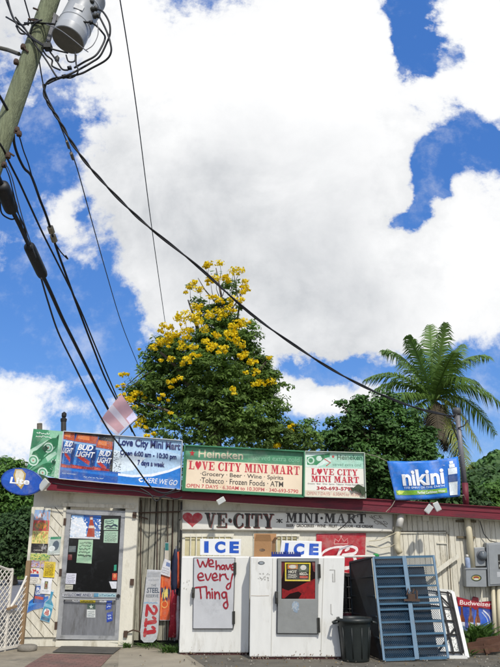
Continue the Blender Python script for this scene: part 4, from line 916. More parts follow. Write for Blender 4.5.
# ------------------------------------------------------------------ blue steel cage gate
m_blue = M('blue steel paint','#446880',.55,.12,7,.1,30,dirt=('#5a4a3c',.7,4,.6)); m_mesh = M('dark blue mesh wire','#2a4358',.5,.25,10); m_dark = M('shade darkened steel','#141e26',.6,.3,5)
BL = Vector((P(383.5,662,10.62).x,10.62,GZ+.02)); BR = Vector((P(449,659.5,10.76).x,10.76,GZ+.03)); TL = P(372.5,557,11.3); TR = P(434,555.5,11.35)
t = thing('steel_gate','blue steel cage gate with wire mesh leaning beside the bin','gate',(BL+BR)/2)
def gq_(u,v,d=0): p = TL.lerp(TR,u).lerp(BL.lerp(BR,u),v); return p+Vector((0,d,0))
um_ = .51; ROWS = [0,.1,.205,.31,.425,.48,.535,.655,.77,.885,1]
for u0,u1 in ((0,um_-.006),(um_+.006,1)):
    mb = MB(); mb.bar(gq_(u0+.01,0),gq_(u0+.01,1),.032,.036); mb.bar(gq_(u1-.01,0),gq_(u1-.01,1),.032,.036); mb.build('leaf_frame', m_blue, t)
    for v in ROWS:
        mb = MB(); vv = min(.992,max(.008,v)); mb.bar(gq_(u0+.03,vv,-.004),gq_(u1-.03,vv,-.004),.034 if v in(0,1) else .025,.03); mb.build('rail', m_blue, t)
mb = MB()                                                         # diamond mesh, left leaf; coarser on the right
def diamond(u0,u1,v0,v1,nu,nv,d,r):
    asp = nv/nu
    for k in range(-nv,nu+1):
        for s_ in (1,-1):
            pts=[]
            for tt in (0,1):
                pass
            # line x = k + s*y in cell units, clipped to the rectangle
            a0 = k if s_==1 else nu-k; 
            ya, yb = 0, nv; xa = a0+s_*ya; xb = a0+s_*yb
            if s_==1:
                if xa<0: ya=-a0; xa=0
                if xb>nu: yb=nu-a0; xb=nu
            else:
                if xa>nu: ya=a0-nu; xa=nu
                if xb<0: yb=a0; xb=0
            if yb-ya<=.01: continue
            mb.tube([gq_(u0+(u1-u0)*xa/nu,v0+(v1-v0)*ya/nv,d),gq_(u0+(u1-u0)*xb/nu,v0+(v1-v0)*yb/nv,d)],r,4,False)
diamond(.03,um_-.03,.01,.99,14,44,.035,.0045)
diamond(um_+.03,.97,.01,.99,14,44,.05,.003)
o = mb.build('wire_mesh', m_mesh, t)
mb = MB(); mb.prism([gq_(.02,.01,.16),gq_(um_,.01,.16),gq_(um_,.99,.16),gq_(.02,.99,.16)],(0,.01,0)); mb.prism([gq_(um_+.06,.12,.2),gq_(.86,.12,.2),gq_(.9,.99,.2),gq_(um_+.06,.99,.2)],(0,.01,0)); mb.build('shade_sheet', m_dark, t)  # dark sheets stand in for the shade inside the cage
SLt = P(350,562.5,11.95); SLb = Vector((P(354,640,11.95).x,11.95,GZ+.02))
mb = MB(); mb.prism([SLt,TL+Vector((-.02,.05,-.01)),BL+Vector((-.02,.05,0)),SLb],(.012,.012,0)); mb.build('side_sheet', m_dark, t)  # side in shadow: the shade is put into the sheet colour
mb = MB(); mb.bar(SLt,TL,.03,.03); mb.bar(SLt,SLb,.03,.03)
for v in (.2,.4,.6,.8): mb.bar(SLt.lerp(SLb,v)+Vector((-.014,-.02,0)),TL.lerp(BL,v)+Vector((-.03,.02,0)),.02,.02)
mb.build('side_frame', M('shaded blue paint','#182b38',.5,.2,8), t)  # same blue steel, darkened in colour for the shadow side
mb = MB(); mb.bar(gq_(.41,.445,-.05),gq_(.66,.45,-.05),.03,.03); mb.box(*(lambda p: (p.x-.05,p.x+.06,p.y-.03,p.y+.03,p.z-.05,p.z+.05))(gq_(.53,.42,-.05))); mb.tube([gq_(.56,.38,-.06),gq_(.59,.34,-.07),gq_(.63,.36,-.07),gq_(.62,.44,-.06)],.014,6); mb.tube([gq_(.47,.40,-.05),gq_(.5,.33,-.06),gq_(.53,.38,-.06)],.012,6); mb.build('padlock', m_rust, t)
tag((lambda m: (m.lathe(P(376,557,11.33),[(.0,0),(.05,0),(.055,.03),(.03,.05),(0,.055)],12), m.build('plastic_lid', M('green plastic','#2f8a45',.4)))[1])(MB()), 'small green plastic lid on the top left corner of the blue gate','scrap')  # loose round lid left on the gate corner
# things seen on the top rail of the gate: jars
for k,(px,cg) in enumerate(((393.5,'#a9b09f'),(398,'#c9c7ba'),(404.5,'#b9bcb4'))):
    c = P(px,565.5,11.55); mb = MB(); mb.lathe(c,[(.035,0),(.04,.02),(.04,.09),(.025,.11),(.025,.14),(0,.14)],12)
    tag(mb.build('glass_jar', M('jar '+str(k),cg,.25)), ('greenish jar','whitish jar','grey jar')[k]+' behind the top rail of the blue gate, %s of the row' % ('leftmost','middle','rightmost')[k], 'jar','jars behind the blue gate')
mb = MB(); c0 = P(398,567.5,11.62); mb.box(c0.x-.35,c0.x+.35,11.49,11.75,c0.z-.06,c0.z); tag(mb.build('shelf_board', m_dark),'dark shelf board inside the top of the blue gate','shelf')
# white mesh screen frame behind the gate
t = thing('screen_frame','white edged screen door with dark bars leaning behind the blue gate','screen door',P(450,662,11.7))
WQ = [P(418,588,12.05),P(452.5,592,12.05),Vector((P(467.5,660,10.95).x,10.95,GZ+.01)),Vector((P(428,661,10.95).x,10.95,GZ+.01))]
a = Art(WQ,0); mb = MB()
for p0,p1 in ((0,1),(1,2),(2,3),(3,0)): mb.bar(WQ[p0],WQ[p1],.06,.03)
mb.build('frame', m_white, t)
mb = MB(); mb.prism([a.p(.03,.02,-.01),a.p(.97,.02,-.01),a.p(.97,.97,-.01),a.p(.03,.97,-.01)],(0,.008,0)); mb.build('panel', m_white, t)
mb = MB()
for u0,v0,u1,v1 in ((.6,.03,.66,.97),(.84,.03,.86,.97),(.92,.06,.92,.93),(.1,.05,.9,.05),(.1,.95,.92,.95),(.2,.28,.88,.3),(.2,.5,.88,.5),(.2,.72,.88,.7),(.25,.95,.84,.6),(.5,.05,.88,.3)):
    mb.bar(a.p(u0,v0,.03),a.p(u1,v1,.03),.026,.02)
mb.build('bar', m_black, t)
a = Art(WQ,.002); a.dots(.55,.3,.84,.92,70,.012,'#55584f',3); a.build('hole', t)
tag((lambda m: (m.bar(P(423.5,581,12.1),P(458.5,555.5,12.13),.07,.025), m.build('timber_batten', m_creamd))[1])(MB()),'pale timber batten slanting up the cream wall behind the blue gate','batten')

# ------------------------------------------------------------------ pipes and meters on the right wall
m_pvc = M('cream painted pipe','#c4bb9e',.5,.1,6,dirt=('#85795c',.5,3,.56))
t = thing('electric_mast','tall service mast rising from the meter box through the roof beside the banner','mast',P(471,567,12.1))
mb = MB(); mb.tube([P(472.5,568,12.1),P(469.5,535,12.1),P(466.8,516,12.1)],.055,14); mb.build('conduit', m_pvc, t, True)
mb = MB(); mb.tube([P(466.3,506,12.1),P(465,483,12.1)],.054,14); mb.build('roof_boot', M('red oxide paint','#6e2330',.6,.2,9), t, True)
mb = MB(); mb.tube([P(465,486,12.1),P(461,450,12.1),P(457.3,413,12.1)],.046,14); mb.build('pole', m_steel, t, True)
mb = MB(); c = P(457,412,12.1); mb.lathe(c,[(.055,-.06),(.075,-.02),(.08,.03),(.07,.06),(.04,.08),(.0,.085)],16,(-.1,-.12,1)); mb.build('weatherhead', M('grey cast metal','#4e4f4d',.5), t, True)
mb = MB(); mb.tube([P(457,414,12.0),P(452,424,11.95),P(455,432,12),P(458,440,12.03)],.012,6); mb.tube([P(456,414,12.0),P(450,418,11.9),P(446,416,11.9)],.012,6); mb.tube([P(458,428,12.05),P(464,426,12.0),P(468,420,12.0)],.01,6); mb.build('lead', m_black, t)
t = thing('downspout','cream roof drain pipe with a grey elbow above the blue gate','pipe',P(398,550,12.1))
mb = MB(); mb.tube([P(401.5,514,12.06),P(399,527,12.02)],.06,12); mb.build('elbow', m_lampw, t, True)
mb = MB(); mb.tube([P(398.3,526,12.08),P(396.6,540,12.1),P(397,548,12.1),P(400,553,12.06)],.055,12); mb.build('pipe', m_pvc, t, True)
mb = MB(); mb.tube([P(369,541,12.12),P(380,540,12.1),P(391,535,12.1),P(396,533,12.05)],.01,6); mb.tube([P(369,545,12.12),P(382,548,12.1),P(392,546,12.1),P(397,543,12.05)],.009,6); mb.build('wire', m_pvc, t)
m_mbox = M('meter box grey','#8d9192',.45,.1,6,.08,20,dirt=('#6c6d68',.5,3,.56))
def boxq(name,label,cat,p4,d,draw=None,mat=None):
    q = quad(p4, YW-d); t = thing(name,label,cat,q[3]); mb = MB(); mb.prism(q,(0,d-.005,0)); mb.build('case', mat or m_mbox, t, bevel=.01); return t,q
t,q = boxq('junction_case','square grey electric box with an oval sticker beneath the meter','electric box',[(465.8,568.2),(486.2,568),(487,587.2),(466.4,587)],.2)
a = Art(q,.001); a.ell(.5,.52,.26,.18,'#2b3a2c'); a.ell(.5,.52,.2,.12,'#b9a24a'); a.ell(.5,.5,.14,.07,'#8a3a2c'); a.ell(.5,.58,.12,.05,'#c9ccb8'); a.build('sticker',t)
mb = MB(); mb.prism([Art(q,.0).p(u,v,.012) for u,v in ((-.03,-.02),(1.03,-.02),(1.03,.06),(-.03,.06))],(0,.012,0)); mb.build('lid',m_mbox,t)
t,q = boxq('electric_meter','grey electric meter with a round glass dial','electric meter',[(474.2,547.6),(485,547),(486,566.2),(475.6,566.4)],.13)
mb = MB(); c = Art(q,0).p(.68,.42); mb.lathe(c,[(.075,0),(.075,.04),(.07,.07),(.05,.09),(.0,.095)],20,(0,-1,0)); mb.build('dial', M('meter glass','#5a6064',.12,.2,20), t, True)
mb = MB(); mb.lathe(c,[(.085,-.004),(.09,.01),(.085,.025),(.07,.025)],20,(0,-1,0)); mb.build('ring', m_steel, t, True)
t,q = boxq('switch_panel','large grey switch panel at the right edge of the shop','electric panel',[(486.5,543),(516,541.4),(518,584.5),(488.5,586.6)],.17)
mb = MB(); aa = Art(q,.0)
slab(mb,[aa.p(u,v,.012) for u,v in ((.05,.04),(.95,.04),(.95,.96),(.05,.96))],.01); mb.build('lid',m_mbox,t,bevel=.004)
a = Art(q,.014); a.rect(.36,.28,.62,.62,'#23231f'); a.dots(.38,.3,.6,.6,9,.03,'#b9b9ae',2); a.rect(.3,.68,.52,.8,'#b4b7b8'); a.build('label_plate',t)
mb = MB(); 
for px in (493,498.5): mb.tube([P(px,586,12.12),P(px+2.5,648,12.12)],.035,10)
mb.build('conduit', m_pvc, t, True)
mb = MB(); mb.tube([P(480,521,12.14),P(484,534,12.13),P(490,541,12.13),P(500,543,12.13)],.008,5); mb.build('wire', m_black, t)
t = thing('spray_can','small pale blue spray can standing on the square electric box','can',P(468,568,12.08))
mb = MB(); c = P(468.3,568,12.06); mb.lathe(c,[(.04,0),(.042,.01),(.042,.15),(.03,.17)],14); mb.build('body',M('pale blue can','#8e9cb4',.3,.2,20),t,True)
mb = MB(); mb.lathe(c+Vector((0,0,.171)),[(.025,0),(.025,.03),(.018,.045),(0,.046)],12); mb.build('cap',m_lampw,t,True)
# tin advert low on the wall
def dr_bud(a):
    a.poly([(.02,.25),(.98,.27),(.98,1),(.02,1)],'#1c3f9c'); a.poly([(.5,.27),(.75,.3),(.92,.55),(.9,.85),(.7,1),(.3,1)],'#2d5fc4')
    a.stroke([(.72,.3),(.88,.42),(.93,.6),(.88,.8),(.72,.97)],.02,'#dfe3ec'); a.stroke([(.68,.34),(.81,.46),(.85,.6),(.81,.77),(.66,.92)],.012,'#c9d2e4')
    for x in (.12,.36,.55):
        a.poly([(x-.02,.24),(x+.03,.24),(x+.035,.4),(x+.075,.5),(x+.075,.95),(x-.075,.95),(x-.075,.5),(x-.03,.4)],'#6b3014'); a.rect(x-.07,.56,x+.07,.72,'#c9ccd6'); a.rect(x-.07,.64,x+.07,.78,'#7d9fd0'); a.rect(x-.02,.2,x+.03,.25,'#b9903a'); a.poly([(x-.06,.5),(x-.03,.42),(x-.02,.42),(x-.04,.95),(x-.06,.95)],'#9c5a2a')
    a.dots(.02,.8,.7,1,26,.02,'#c9d6ea',6)
    a.poly([(.0,.05),(.4,.11),(.45,.02),(.58,.04),(.6,.13),(1,.08),(.97,.27),(.6,.24),(.5,.30),(.38,.24),(.02,.24)],'#8e1424')
    a.poly([(.04,.07),(.4,.13),(.6,.15),(.96,.11),(.94,.25),(.6,.22),(.4,.22),(.04,.22)],'#a81c30'); a.poly([(.4,.1),(.46,.03),(.57,.05),(.6,.12)],'#5f0f1c')
    a.text('Budweiser',.07,.115,.93,.21,'#ead9d4',.012,.015)
q = quad([(456.5,594),(494,597),(493.5,645),(459.5,644)],YW-.03); a = Art(q,0); a.mb.use(ink('#2a3a72'))
for sh in ([(.0,.05),(.4,.11),(.45,.02),(.58,.04),(.6,.13),(1,.08),(.975,.268),(.02,.24)],[(.02,.27),(.98,.27),(.98,1),(.02,1)]): a.mb.prism([a.p(*s) for s in sh],(0,.01,0))
a.d = .0015; dr_bud(a); tag(a.mb.build('tin_advert'),'blue tin advert of brown bottles under a red ribbon low on the wall','sign')

# ------------------------------------------------------------------ lattice fence at the left edge
m_lat = M('white lattice paint','#cfcabf',.65,.08,9,.1,30,dirt=('#8a8270',.5,3,.56)); m_rotw = M('bare timber','#8d7456',.85,.2,9)
t = thing('lattice_fence','white diagonal lattice fence with a scooped top at the left edge','fence',G(10,652))
fA = Vector((P(-34,640,11.0).x-.0,10.75,GZ)); fB = Vector((P(21.5,640,12.0).x,12.0,GZ)); fL = (fB-fA).length
def fz(s):                                                        # top profile along the fence
    a_ = s*fL
    return None
def lp(s,z,d=0): p = fA.lerp(fB,s); n = Vector(((fB-fA).y,-(fB-fA).x,0)).normalized(); return Vector((p.x,p.y,z))+n*d
sM = .72
def top(s):
    if s < sM: k = s/sM; return GZ + 1.28 - .12*math.cos(k*6.28)*.5 - .10*(1-k)
    k = (s-sM)/(1-sM); return GZ + .62 + .52*k**1.4
mb = MB(); dz = .1
for sgn in (1,-1):
    z0 = -3.0
    while z0 < 3.2:
        prev = None; seg = []
        for i in range(61):
            s = i/60; z = GZ+z0+sgn*s*fL
            ok = GZ+.05 <= z <= top(s)-.01
            if ok: seg.append((s,z))
            if (not ok or i == 60) and seg:
                if len(seg) > 1: mb.bar(lp(*seg[0],.006*sgn),lp(*seg[-1],.006*sgn),.010,.028)
                seg = []
        z0 += dz
mb.build('lattice', m_lat, t)
mb = MB(); pts = [lp(i/40*sM,top(i/40*sM*.999)) for i in range(41)]
for i in range(40): mb.bar(pts[i],pts[i+1],.03,.04)
mb.bar(lp(sM,GZ),lp(sM,top(sM-.001)),.035,.04); mb.bar(lp(0,GZ),lp(0,top(0)),.05,.05)
pts = [lp(sM+(1-sM)*i/16,top(sM+.001+(1-sM)*i/16*.999)) for i in range(17)]
for i in range(16): mb.bar(pts[i],pts[i+1],.03,.035)
mb.bar(lp(0,GZ+.045),lp(1,GZ+.045),.05,.035); mb.build('edge_strip', m_lat, t)
mb = MB(); mb.bar(lp(1,GZ),lp(1,GZ+1.35),.07,.07); mb.bar(lp(sM-.05,top(sM+.01),.03),lp(sM+.1,top(sM+.01)+.03,.03),.05,.03); mb.build('post', m_rotw, t)
# stepping stone
c = G(27,651); mb = MB(); mb.lathe(c,[(.14,0),(.155,.03),(.15,.075),(.12,.09),(0,.092)],14); o = tag(mb.build('stone',M('grey stone','#7f7a70',.9,.2,8,.5,20),None,True),'flat grey stone at the foot of the slanted boards','stone')
# timber scraps at the lower right
m_scr = M('reddish timber','#563a2b',.85,.3,8,.2,25)
t = thing('timber_pile','low heap of reddish timber offcuts at the lower right','timber',G(488,657))
rr = random.Random(8)
for k in range(6):
    x = P(478+k*4.4,650,11.4+.1*(k%3)).x; y = 11.3+.12*(k%3); z = GZ+.05+.05*(k%3); g_ = rr.uniform(-.5,.6); L_ = rr.uniform(.14,.3)
    mb = MB(); mb.bar((x-L_*math.cos(g_),y-L_*.4*math.sin(g_),z),(x+L_*math.cos(g_),y+L_*.6*math.sin(g_),z+.05+.04*(k%2)),.09,.035); mb.build('plank', m_scr, t)

# ------------------------------------------------------------------ utility pole, transformer, lines
YP0 = 8.3
m_pole = M('green treated pole','#7f8668',.9,.3,3,.9,10,dirt=('#4c5039',.85,2.2,.5),stretch=(11,11,.9))
m_cable = M('black cable','#17181a',.55,.2,20); m_thin = M('grey wire','#3a3d42',.5,.2,20); m_clamp = M('dull connector','#6f675c',.5,.3,20,metal=.3)
pa = P(50.5,0,YP0); pb_ = P(-1.5,148,YP0); pd = (pa-pb_).normalized(); base = pb_+pd*((GZ-pb_.z)/pd.z); topp = pa+pd*2.2
t = thing('utility_pole','leaning greenish timber utility pole at the upper left','utility pole',base)
mb = MB(); mb.tube([base,pb_,pa,topp],[.16,.142,.132,.125],24); mb.build('shaft', m_pole, t, True)
def on(px,py,dx=0,dy=-.14): p = P(px,py,YP0); return p+Vector((dx,dy,0))
mb = MB()
for a_,b_ in (((33,8),(38,10)),((28,19),(36,21)),((23,47),(28,52)),((14,132),(20,135)),((8,152),(14,156))): mb.tube([P(*a_,YP0-.16),P(*b_,YP0-.15)],.014,6)
for x,y in ((23,47),(16,62),(47,46),(17,130),(19,134),(8,156),(4,165)): mb.lathe(P(x,y,YP0-.15),[(.0,-.04),(.035,-.03),(.04,.0),(.03,.04),(0,.05)],10)
mb.build('bolt', m_rust, t)
mb = MB(); mb.tube([P(0,48,YP0),P(8,50,YP0),P(19,54,YP0-.1)],.03,8); mb.build('crossarm_stub', M('weathered arm','#5b5a52',.7), t)
tf = thing('transformer','grey can transformer hung on the right of the utility pole','transformer',P(67.5,40,YP0-.05))
ax = (P(82,0,YP0)-P(67.5,40,YP0)).normalized(); ax = (ax+Vector((0,.2,0))).normalized(); tc_ = P(67.8,40,YP0-.05); m_can = M('transformer grey','#a9adb0',.4,.08,3,.05,15,dirt=('#888b8b',.5,2,.56))
mb = MB(); r_ = .245; mb.lathe(tc_,[(r_*.985,.0),(r_,.008),(r_,.12),(r_*1.01,.13),(r_*1.01,.15),(r_,.16),(r_,.95),(r_*1.04,.96),(r_*1.04,1.0),(r_*.8,1.06),(0,1.08)],36,ax); mb.build('tank', m_can, tf, True)
mb = MB(); mb.lathe(tc_-ax*.002,[(r_*.95,0),(r_*.95,-.004),(0,-.004)],32,ax); mb.build('bottom_plate', M('shaded underside','#76736a',.8,.15,8), tf)  # plate colour darkened for the shade under the tank
mb = MB(); mb.bar(tc_+ax*.3+Vector((-.1,0,0)),P(48,12,YP0),.08,.06); mb.bar(tc_+ax*.75+Vector((-.1,0,0)),P(58,-18,YP0),.08,.06); mb.bar(P(56,16,YP0-.02),P(48,42,YP0-.02),.05,.05); mb.build('hanger', m_steel, tf)
mb = MB(); e_ = ax.cross(Vector((0,1,0))).normalized(); f_ = Vector((.25,-.95,0)); f_ = (f_-ax*f_.dot(ax)).normalized(); g_ = ax.cross(f_)
c_ = tc_+f_*(r_+.004)+ax*.45; mb.prism([c_-g_*.07-ax*.05,c_+g_*.07-ax*.05,c_+g_*.07+ax*.05,c_-g_*.07+ax*.05], f_*.006); mb.build('name_plate', M('plate grey','#8a8f93',.4,.2,30), tf)
mb = MB()
for s_ in (.3,.75): mb.lathe(tc_+ax*s_,[(r_+.001,0),(r_+.007,.006),(r_+.007,.024),(r_+.001,.03)],36,ax)
mb.build('band', m_can, tf, True)
for k,(x,y) in enumerate(((92,2),(96,9),(98,16))):
    mb = MB(); mb.lathe(P(x-2,y,YP0-.08),[(.03,-.05),(.045,-.02),(.03,0),(.045,.03),(.025,.06),(0,.07)],10,(1,-.2,.1)); mb.build('bushing', m_hinge, tf, True)
mb = MB()
for p in ([(97,9),(103,12),(109,22),(110,33),(107,42),(100,56),(92,62),(80,69),(70,74),(62,77),(52,79),(46,84),(44,92)],[(99,16),(106,30),(110,42),(111,52),(106,60),(92,68),(80,74),(64,77),(55,80),(47,84)],[(40,23),(55,24),(72,22),(86,22),(94,24),(102,32),(105,38),(101,48),(95,56),(84,62),(74,68)],[(66,55),(68,61),(72,62),(75,60),(75,52)],[(76,55),(76,64),(78,70),(76,75),(70,78),(62,77)]):
    mb.cable([P(x,y,YP0-.12-.05*math.sin(i*.9)) for i,(x,y) in enumerate(p)],.015 if len(p)>6 else .011,7)
for x,y in ((69.5,68),(64,76.6),(91,22.5)): mb.tube([P(x-2,y+.4,YP0-.15),P(x+2,y-.4,YP0-.15)],.03,8)
mb.build('jumper_loop', m_cable, tf, True)
mb = MB(); mb.cable([P(45,24,YP0-.16),P(58,29,YP0-.34),P(72,39,YP0-.34),P(84,49,YP0-.3),P(88,52,YP0-.2)],.007,6); mb.cable([P(97,22,YP0-.1),P(98,34,YP0-.1),P(93,45,YP0-.1),P(86,50,YP0-.1)],.007,6); mb.build('ground_wire', m_steel, tf, True)
# tangle of drops on the pole
t = thing('cable_tangle','tangle of black cable ends crossing the top of the utility pole','cables',P(15,22,YP0-.2))
mb = MB()
for p in ([(5,-3),(9,8),(14,20),(22,25),(27,32),(36,46),(46,60),(56,76),(60,78)],[(7,-3),(11,12),(17,25),(25,33),(40,44),(52,49),(68,53)],[(6,17),(13,21),(21,25),(30,23),(42,20)],[(15,17),(22,26),(33,38),(44,45)],[(30,34),(33,26),(37,22),(42,20)],[(28,25),(29,20),(34,19),(38,20)],[(16,26),(20,33),(25,34)],[(24,23),(40,23),(55,24)],[(42,49),(46,55),(52,60),(52,66),(60,70)],[(50,52),(56,60),(62,69),(68,70)]):
    mb.cable([P(x,y,YP0-.18-.04*math.sin(i*1.3+x)) for i,(x,y) in enumerate(p)],.013,7)
mb.build('cable', m_cable, t, True)
mb = MB(); mb.box(*(lambda c: (c.x-.05,c.x+.05,c.y-.05,c.y+.05,c.z-.04,c.z+.04))(P(48,47,YP0-.2))); mb.lathe(P(57,59,YP0-.2),[(0,-.06),(.03,-.03),(.035,.02),(0,.07)],8); mb.lathe(P(43,48,YP0-.2),[(0,-.04),(.03,0),(0,.04)],8); mb.build('clamp', m_hinge, t)
def on_line(P3, x, y):
    """the point of a hung line nearest to where (x, y) is seen from the road"""
    d = ray(x,y).normalized(); o = Vector((0,0,EYE))
    best = min(P3, key=lambda p: ((p-o).normalized()-d).length)
    return P(x,y,best.y)
def wire(name,label,pts,Y0,Y1,r,mat=None,extra=None,twist=0):
    """a hung line: pixel path read along the span, depth running from the pole to where it is tied"""
    n = len(pts); L_ = [0]
    for i in range(1,n): L_.append(L_[-1]+math.hypot(pts[i][0]-pts[i-1][0],pts[i][1]-pts[i-1][1]))
    # refine with catmull-rom
    out = []; 
    for i in range(n-1):
        p0=pts[max(i-1,0)];p1=pts[i];p2=pts[i+1];p3=pts[min(i+2,n-1)]
        for k in range(6):
            s=k/6; out.append([.5*((2*p1[j])+(-p0[j]+p2[j])*s+(2*p0[j]-5*p1[j]+4*p2[j]-p3[j])*s*s+(-p0[j]+3*p1[j]-3*p2[j]+p3[j])*s**3) for j in (0,1)]+[(L_[i]+(L_[i+1]-L_[i])*s)/L_[-1]])
    out.append([pts[-1][0],pts[-1][1],1])
    # depth chosen so that the span runs evenly through space (inverse depth is linear along the picture)
    P3 = [P(x,y,1/((1-s)/Y0+s/Y1)) for x,y,s in out]
    t = thing(name,label,'cable',P3[0])
    mb = MB()
    if twist:
        dense=[]
        for i in range(len(P3)-1):
            for k in range(4): dense.append(P3[i].lerp(P3[i+1],k/4))
        for ph in (0,math.pi): mb.tube([p+Vector((math.cos(i*.16+ph),math.sin(i*.16+ph)*.5,math.sin(i*.16+ph)))*r*.75 for i,p in enumerate(dense)],r*.8,6)
    else: mb.tube(P3,r,6)
    mb.build('line', mat or m_cable, t, True)
    return t,P3
wire('service_cable','thick twisted service cable swooping from the transformer to the mast on the roof',[(44,84),(45,96),(51,108),(60,122),(70,140),(84,160),(100,179),(125,205),(150,228),(195,264),(250,313),(300,349),(340,374),(380,394),(420,409),(456,417)],8.15,12.05,.017,twist=1)
wire('overhead_wire','thin straight wire dropping steeply behind the yellow tree top',[(119,-6),(128,50),(138,120),(150,215),(165,322)],9,24,.011,m_thin)
t,W1 = wire('overhead_wire','fine wire with a clamp passing behind the pole top',[(23,-5),(29,16),(36,42),(44,88),(55,113),(66,140),(76,165),(90,215),(106,272),(122,325),(141,372)],8.7,24,.012,m_thin)
mb = MB(); mb.tube([on_line(W1,66.5,141),on_line(W1,69,148)],.03,6); mb.tube([on_line(W1,71,153),on_line(W1,73,159)],.035,6); mb.build('clamp', m_clamp, t)
t,W1 = wire('telephone_cable','black cable with pale splice boxes, uppermost of the lines at left',[(-3,92),(3,102),(9,114),(13,130),(14,143),(18,156),(24,168),(30,174),(34,183),(40,200),(47,218),(56,247),(66,275),(78,308),(92,345),(106,380),(124,414),(140,446)],7.9,20,.022)
for a_,b_ in (((50,227),(51.8,232.5)),((52.6,235.5),(54.5,241))): mb = MB(); mb.tube([on_line(W1,*a_),on_line(W1,*b_)],.055,8); mb.build('splice_box', M('tan plastic','#8d8268',.6,.2,20), t)
mb = MB(); mb.cable([on_line(W1,55,243),on_line(W1,58.5,252)+Vector((.04,0,0)),on_line(W1,62,259)+Vector((.1,0,0)),on_line(W1,61.5,257)+Vector((.07,0,.03))],.012,6); mb.build('tail', m_cable, t)
wire('messenger_wire','thin wire from a pole bolt meeting the black cable at left',[(17,131),(20,139),(23.5,151),(28,163),(32,177),(38,196)],8.15,8.8,.01)
wire('telephone_cable','plain black cable running beneath the spliced one at left',[(-3,140),(3,149),(8,160),(14,172),(20,184),(30,206),(42,232),(54,256),(66,280),(80,309),(94,343),(112,386),(132,432)],7.9,20,.017)
t,W1 = wire('trunk_cable','heavy bundled cable with a long black splice case at far left',[(-4,172),(2,186),(10,206),(20,226),(30,248),(40,270),(50,291),(62,318),(74,342),(86,366),(98,390),(110,413),(118,428)],7.9,20,.036)
def closure(name,a_,b_,Y,r): mb = MB(); p,q_ = on_line(W1,*a_),on_line(W1,*b_); ax_=(q_-p); L_=ax_.length; mb.lathe(p,[(r*.5,0),(r*.95,L_*.05),(r,L_*.12),(r,L_*.88),(r*.9,L_*.96),(r*.45,L_)],16,ax_); return mb.build(name, m_cable, t, True)
closure('splice_case',(28.5,245),(43,276),8.85,.09); closure('splice_case',(1,184),(12,211),8.2,.10)
mb = MB(); mb.cable([on_line(W1,7,200)+Vector((-.1,0,0)),on_line(W1,9,210)+Vector((-.1,0,-.05)),on_line(W1,13,216)+Vector((-.03,0,-.05)),on_line(W1,16,218)],.012,6); mb.cable([on_line(W1,9,204)+Vector((.06,0,0)),on_line(W1,19,226)+Vector((.07,0,0)),on_line(W1,29,247)],.012,6); mb.build('tail', m_cable, t)
wire('drop_wire','pair of thin wires fanning down from the pole foot beside the heavy cable',[(4,164),(9,176),(13,192),(18,212),(24,232),(31,250)],8.1,8.8,.009)
wire('drop_wire','thin pale wire just right of the fanned pair at far left',[(7,166),(12,178),(17,198),(23,220),(29,238),(36,258)],8.1,8.8,.008,m_thin)
wire('house_cable','black cable coming down across the blue can sign to the roof edge',[(41,278),(48,302),(58,332),(74,365),(92,401),(107,428),(120,446),(135,466),(148,484),(156,491),(166,493),(176,489)],8.9,11.74,.014)
t = thing('loose_cable','loose dark cable looped along the maroon roof edge under the blue sign','cable',P(150,492,11.7))
mb = MB(); mb.cable([P(x,y,11.80) for x,y in ((52,483),(80,487),(110,490),(135,491),(150,495),(160,497),(168,494),(180,491))],.010,6); mb.cable([P(x,y,11.80) for x,y in ((140,488),(150,494),(156,501),(163,497),(176,499),(182,497))],.012,6); mb.build('line', m_cable, t, True)
tag((lambda m: (m.tube([P(x,y,11.72) for x,y in ((365,512),(352,517),(344,526),(338,530))],.008,5), m.build('hanging_wire', m_cable))[1])(MB()),'short dark wire hanging over the right end of the painted board','wire')

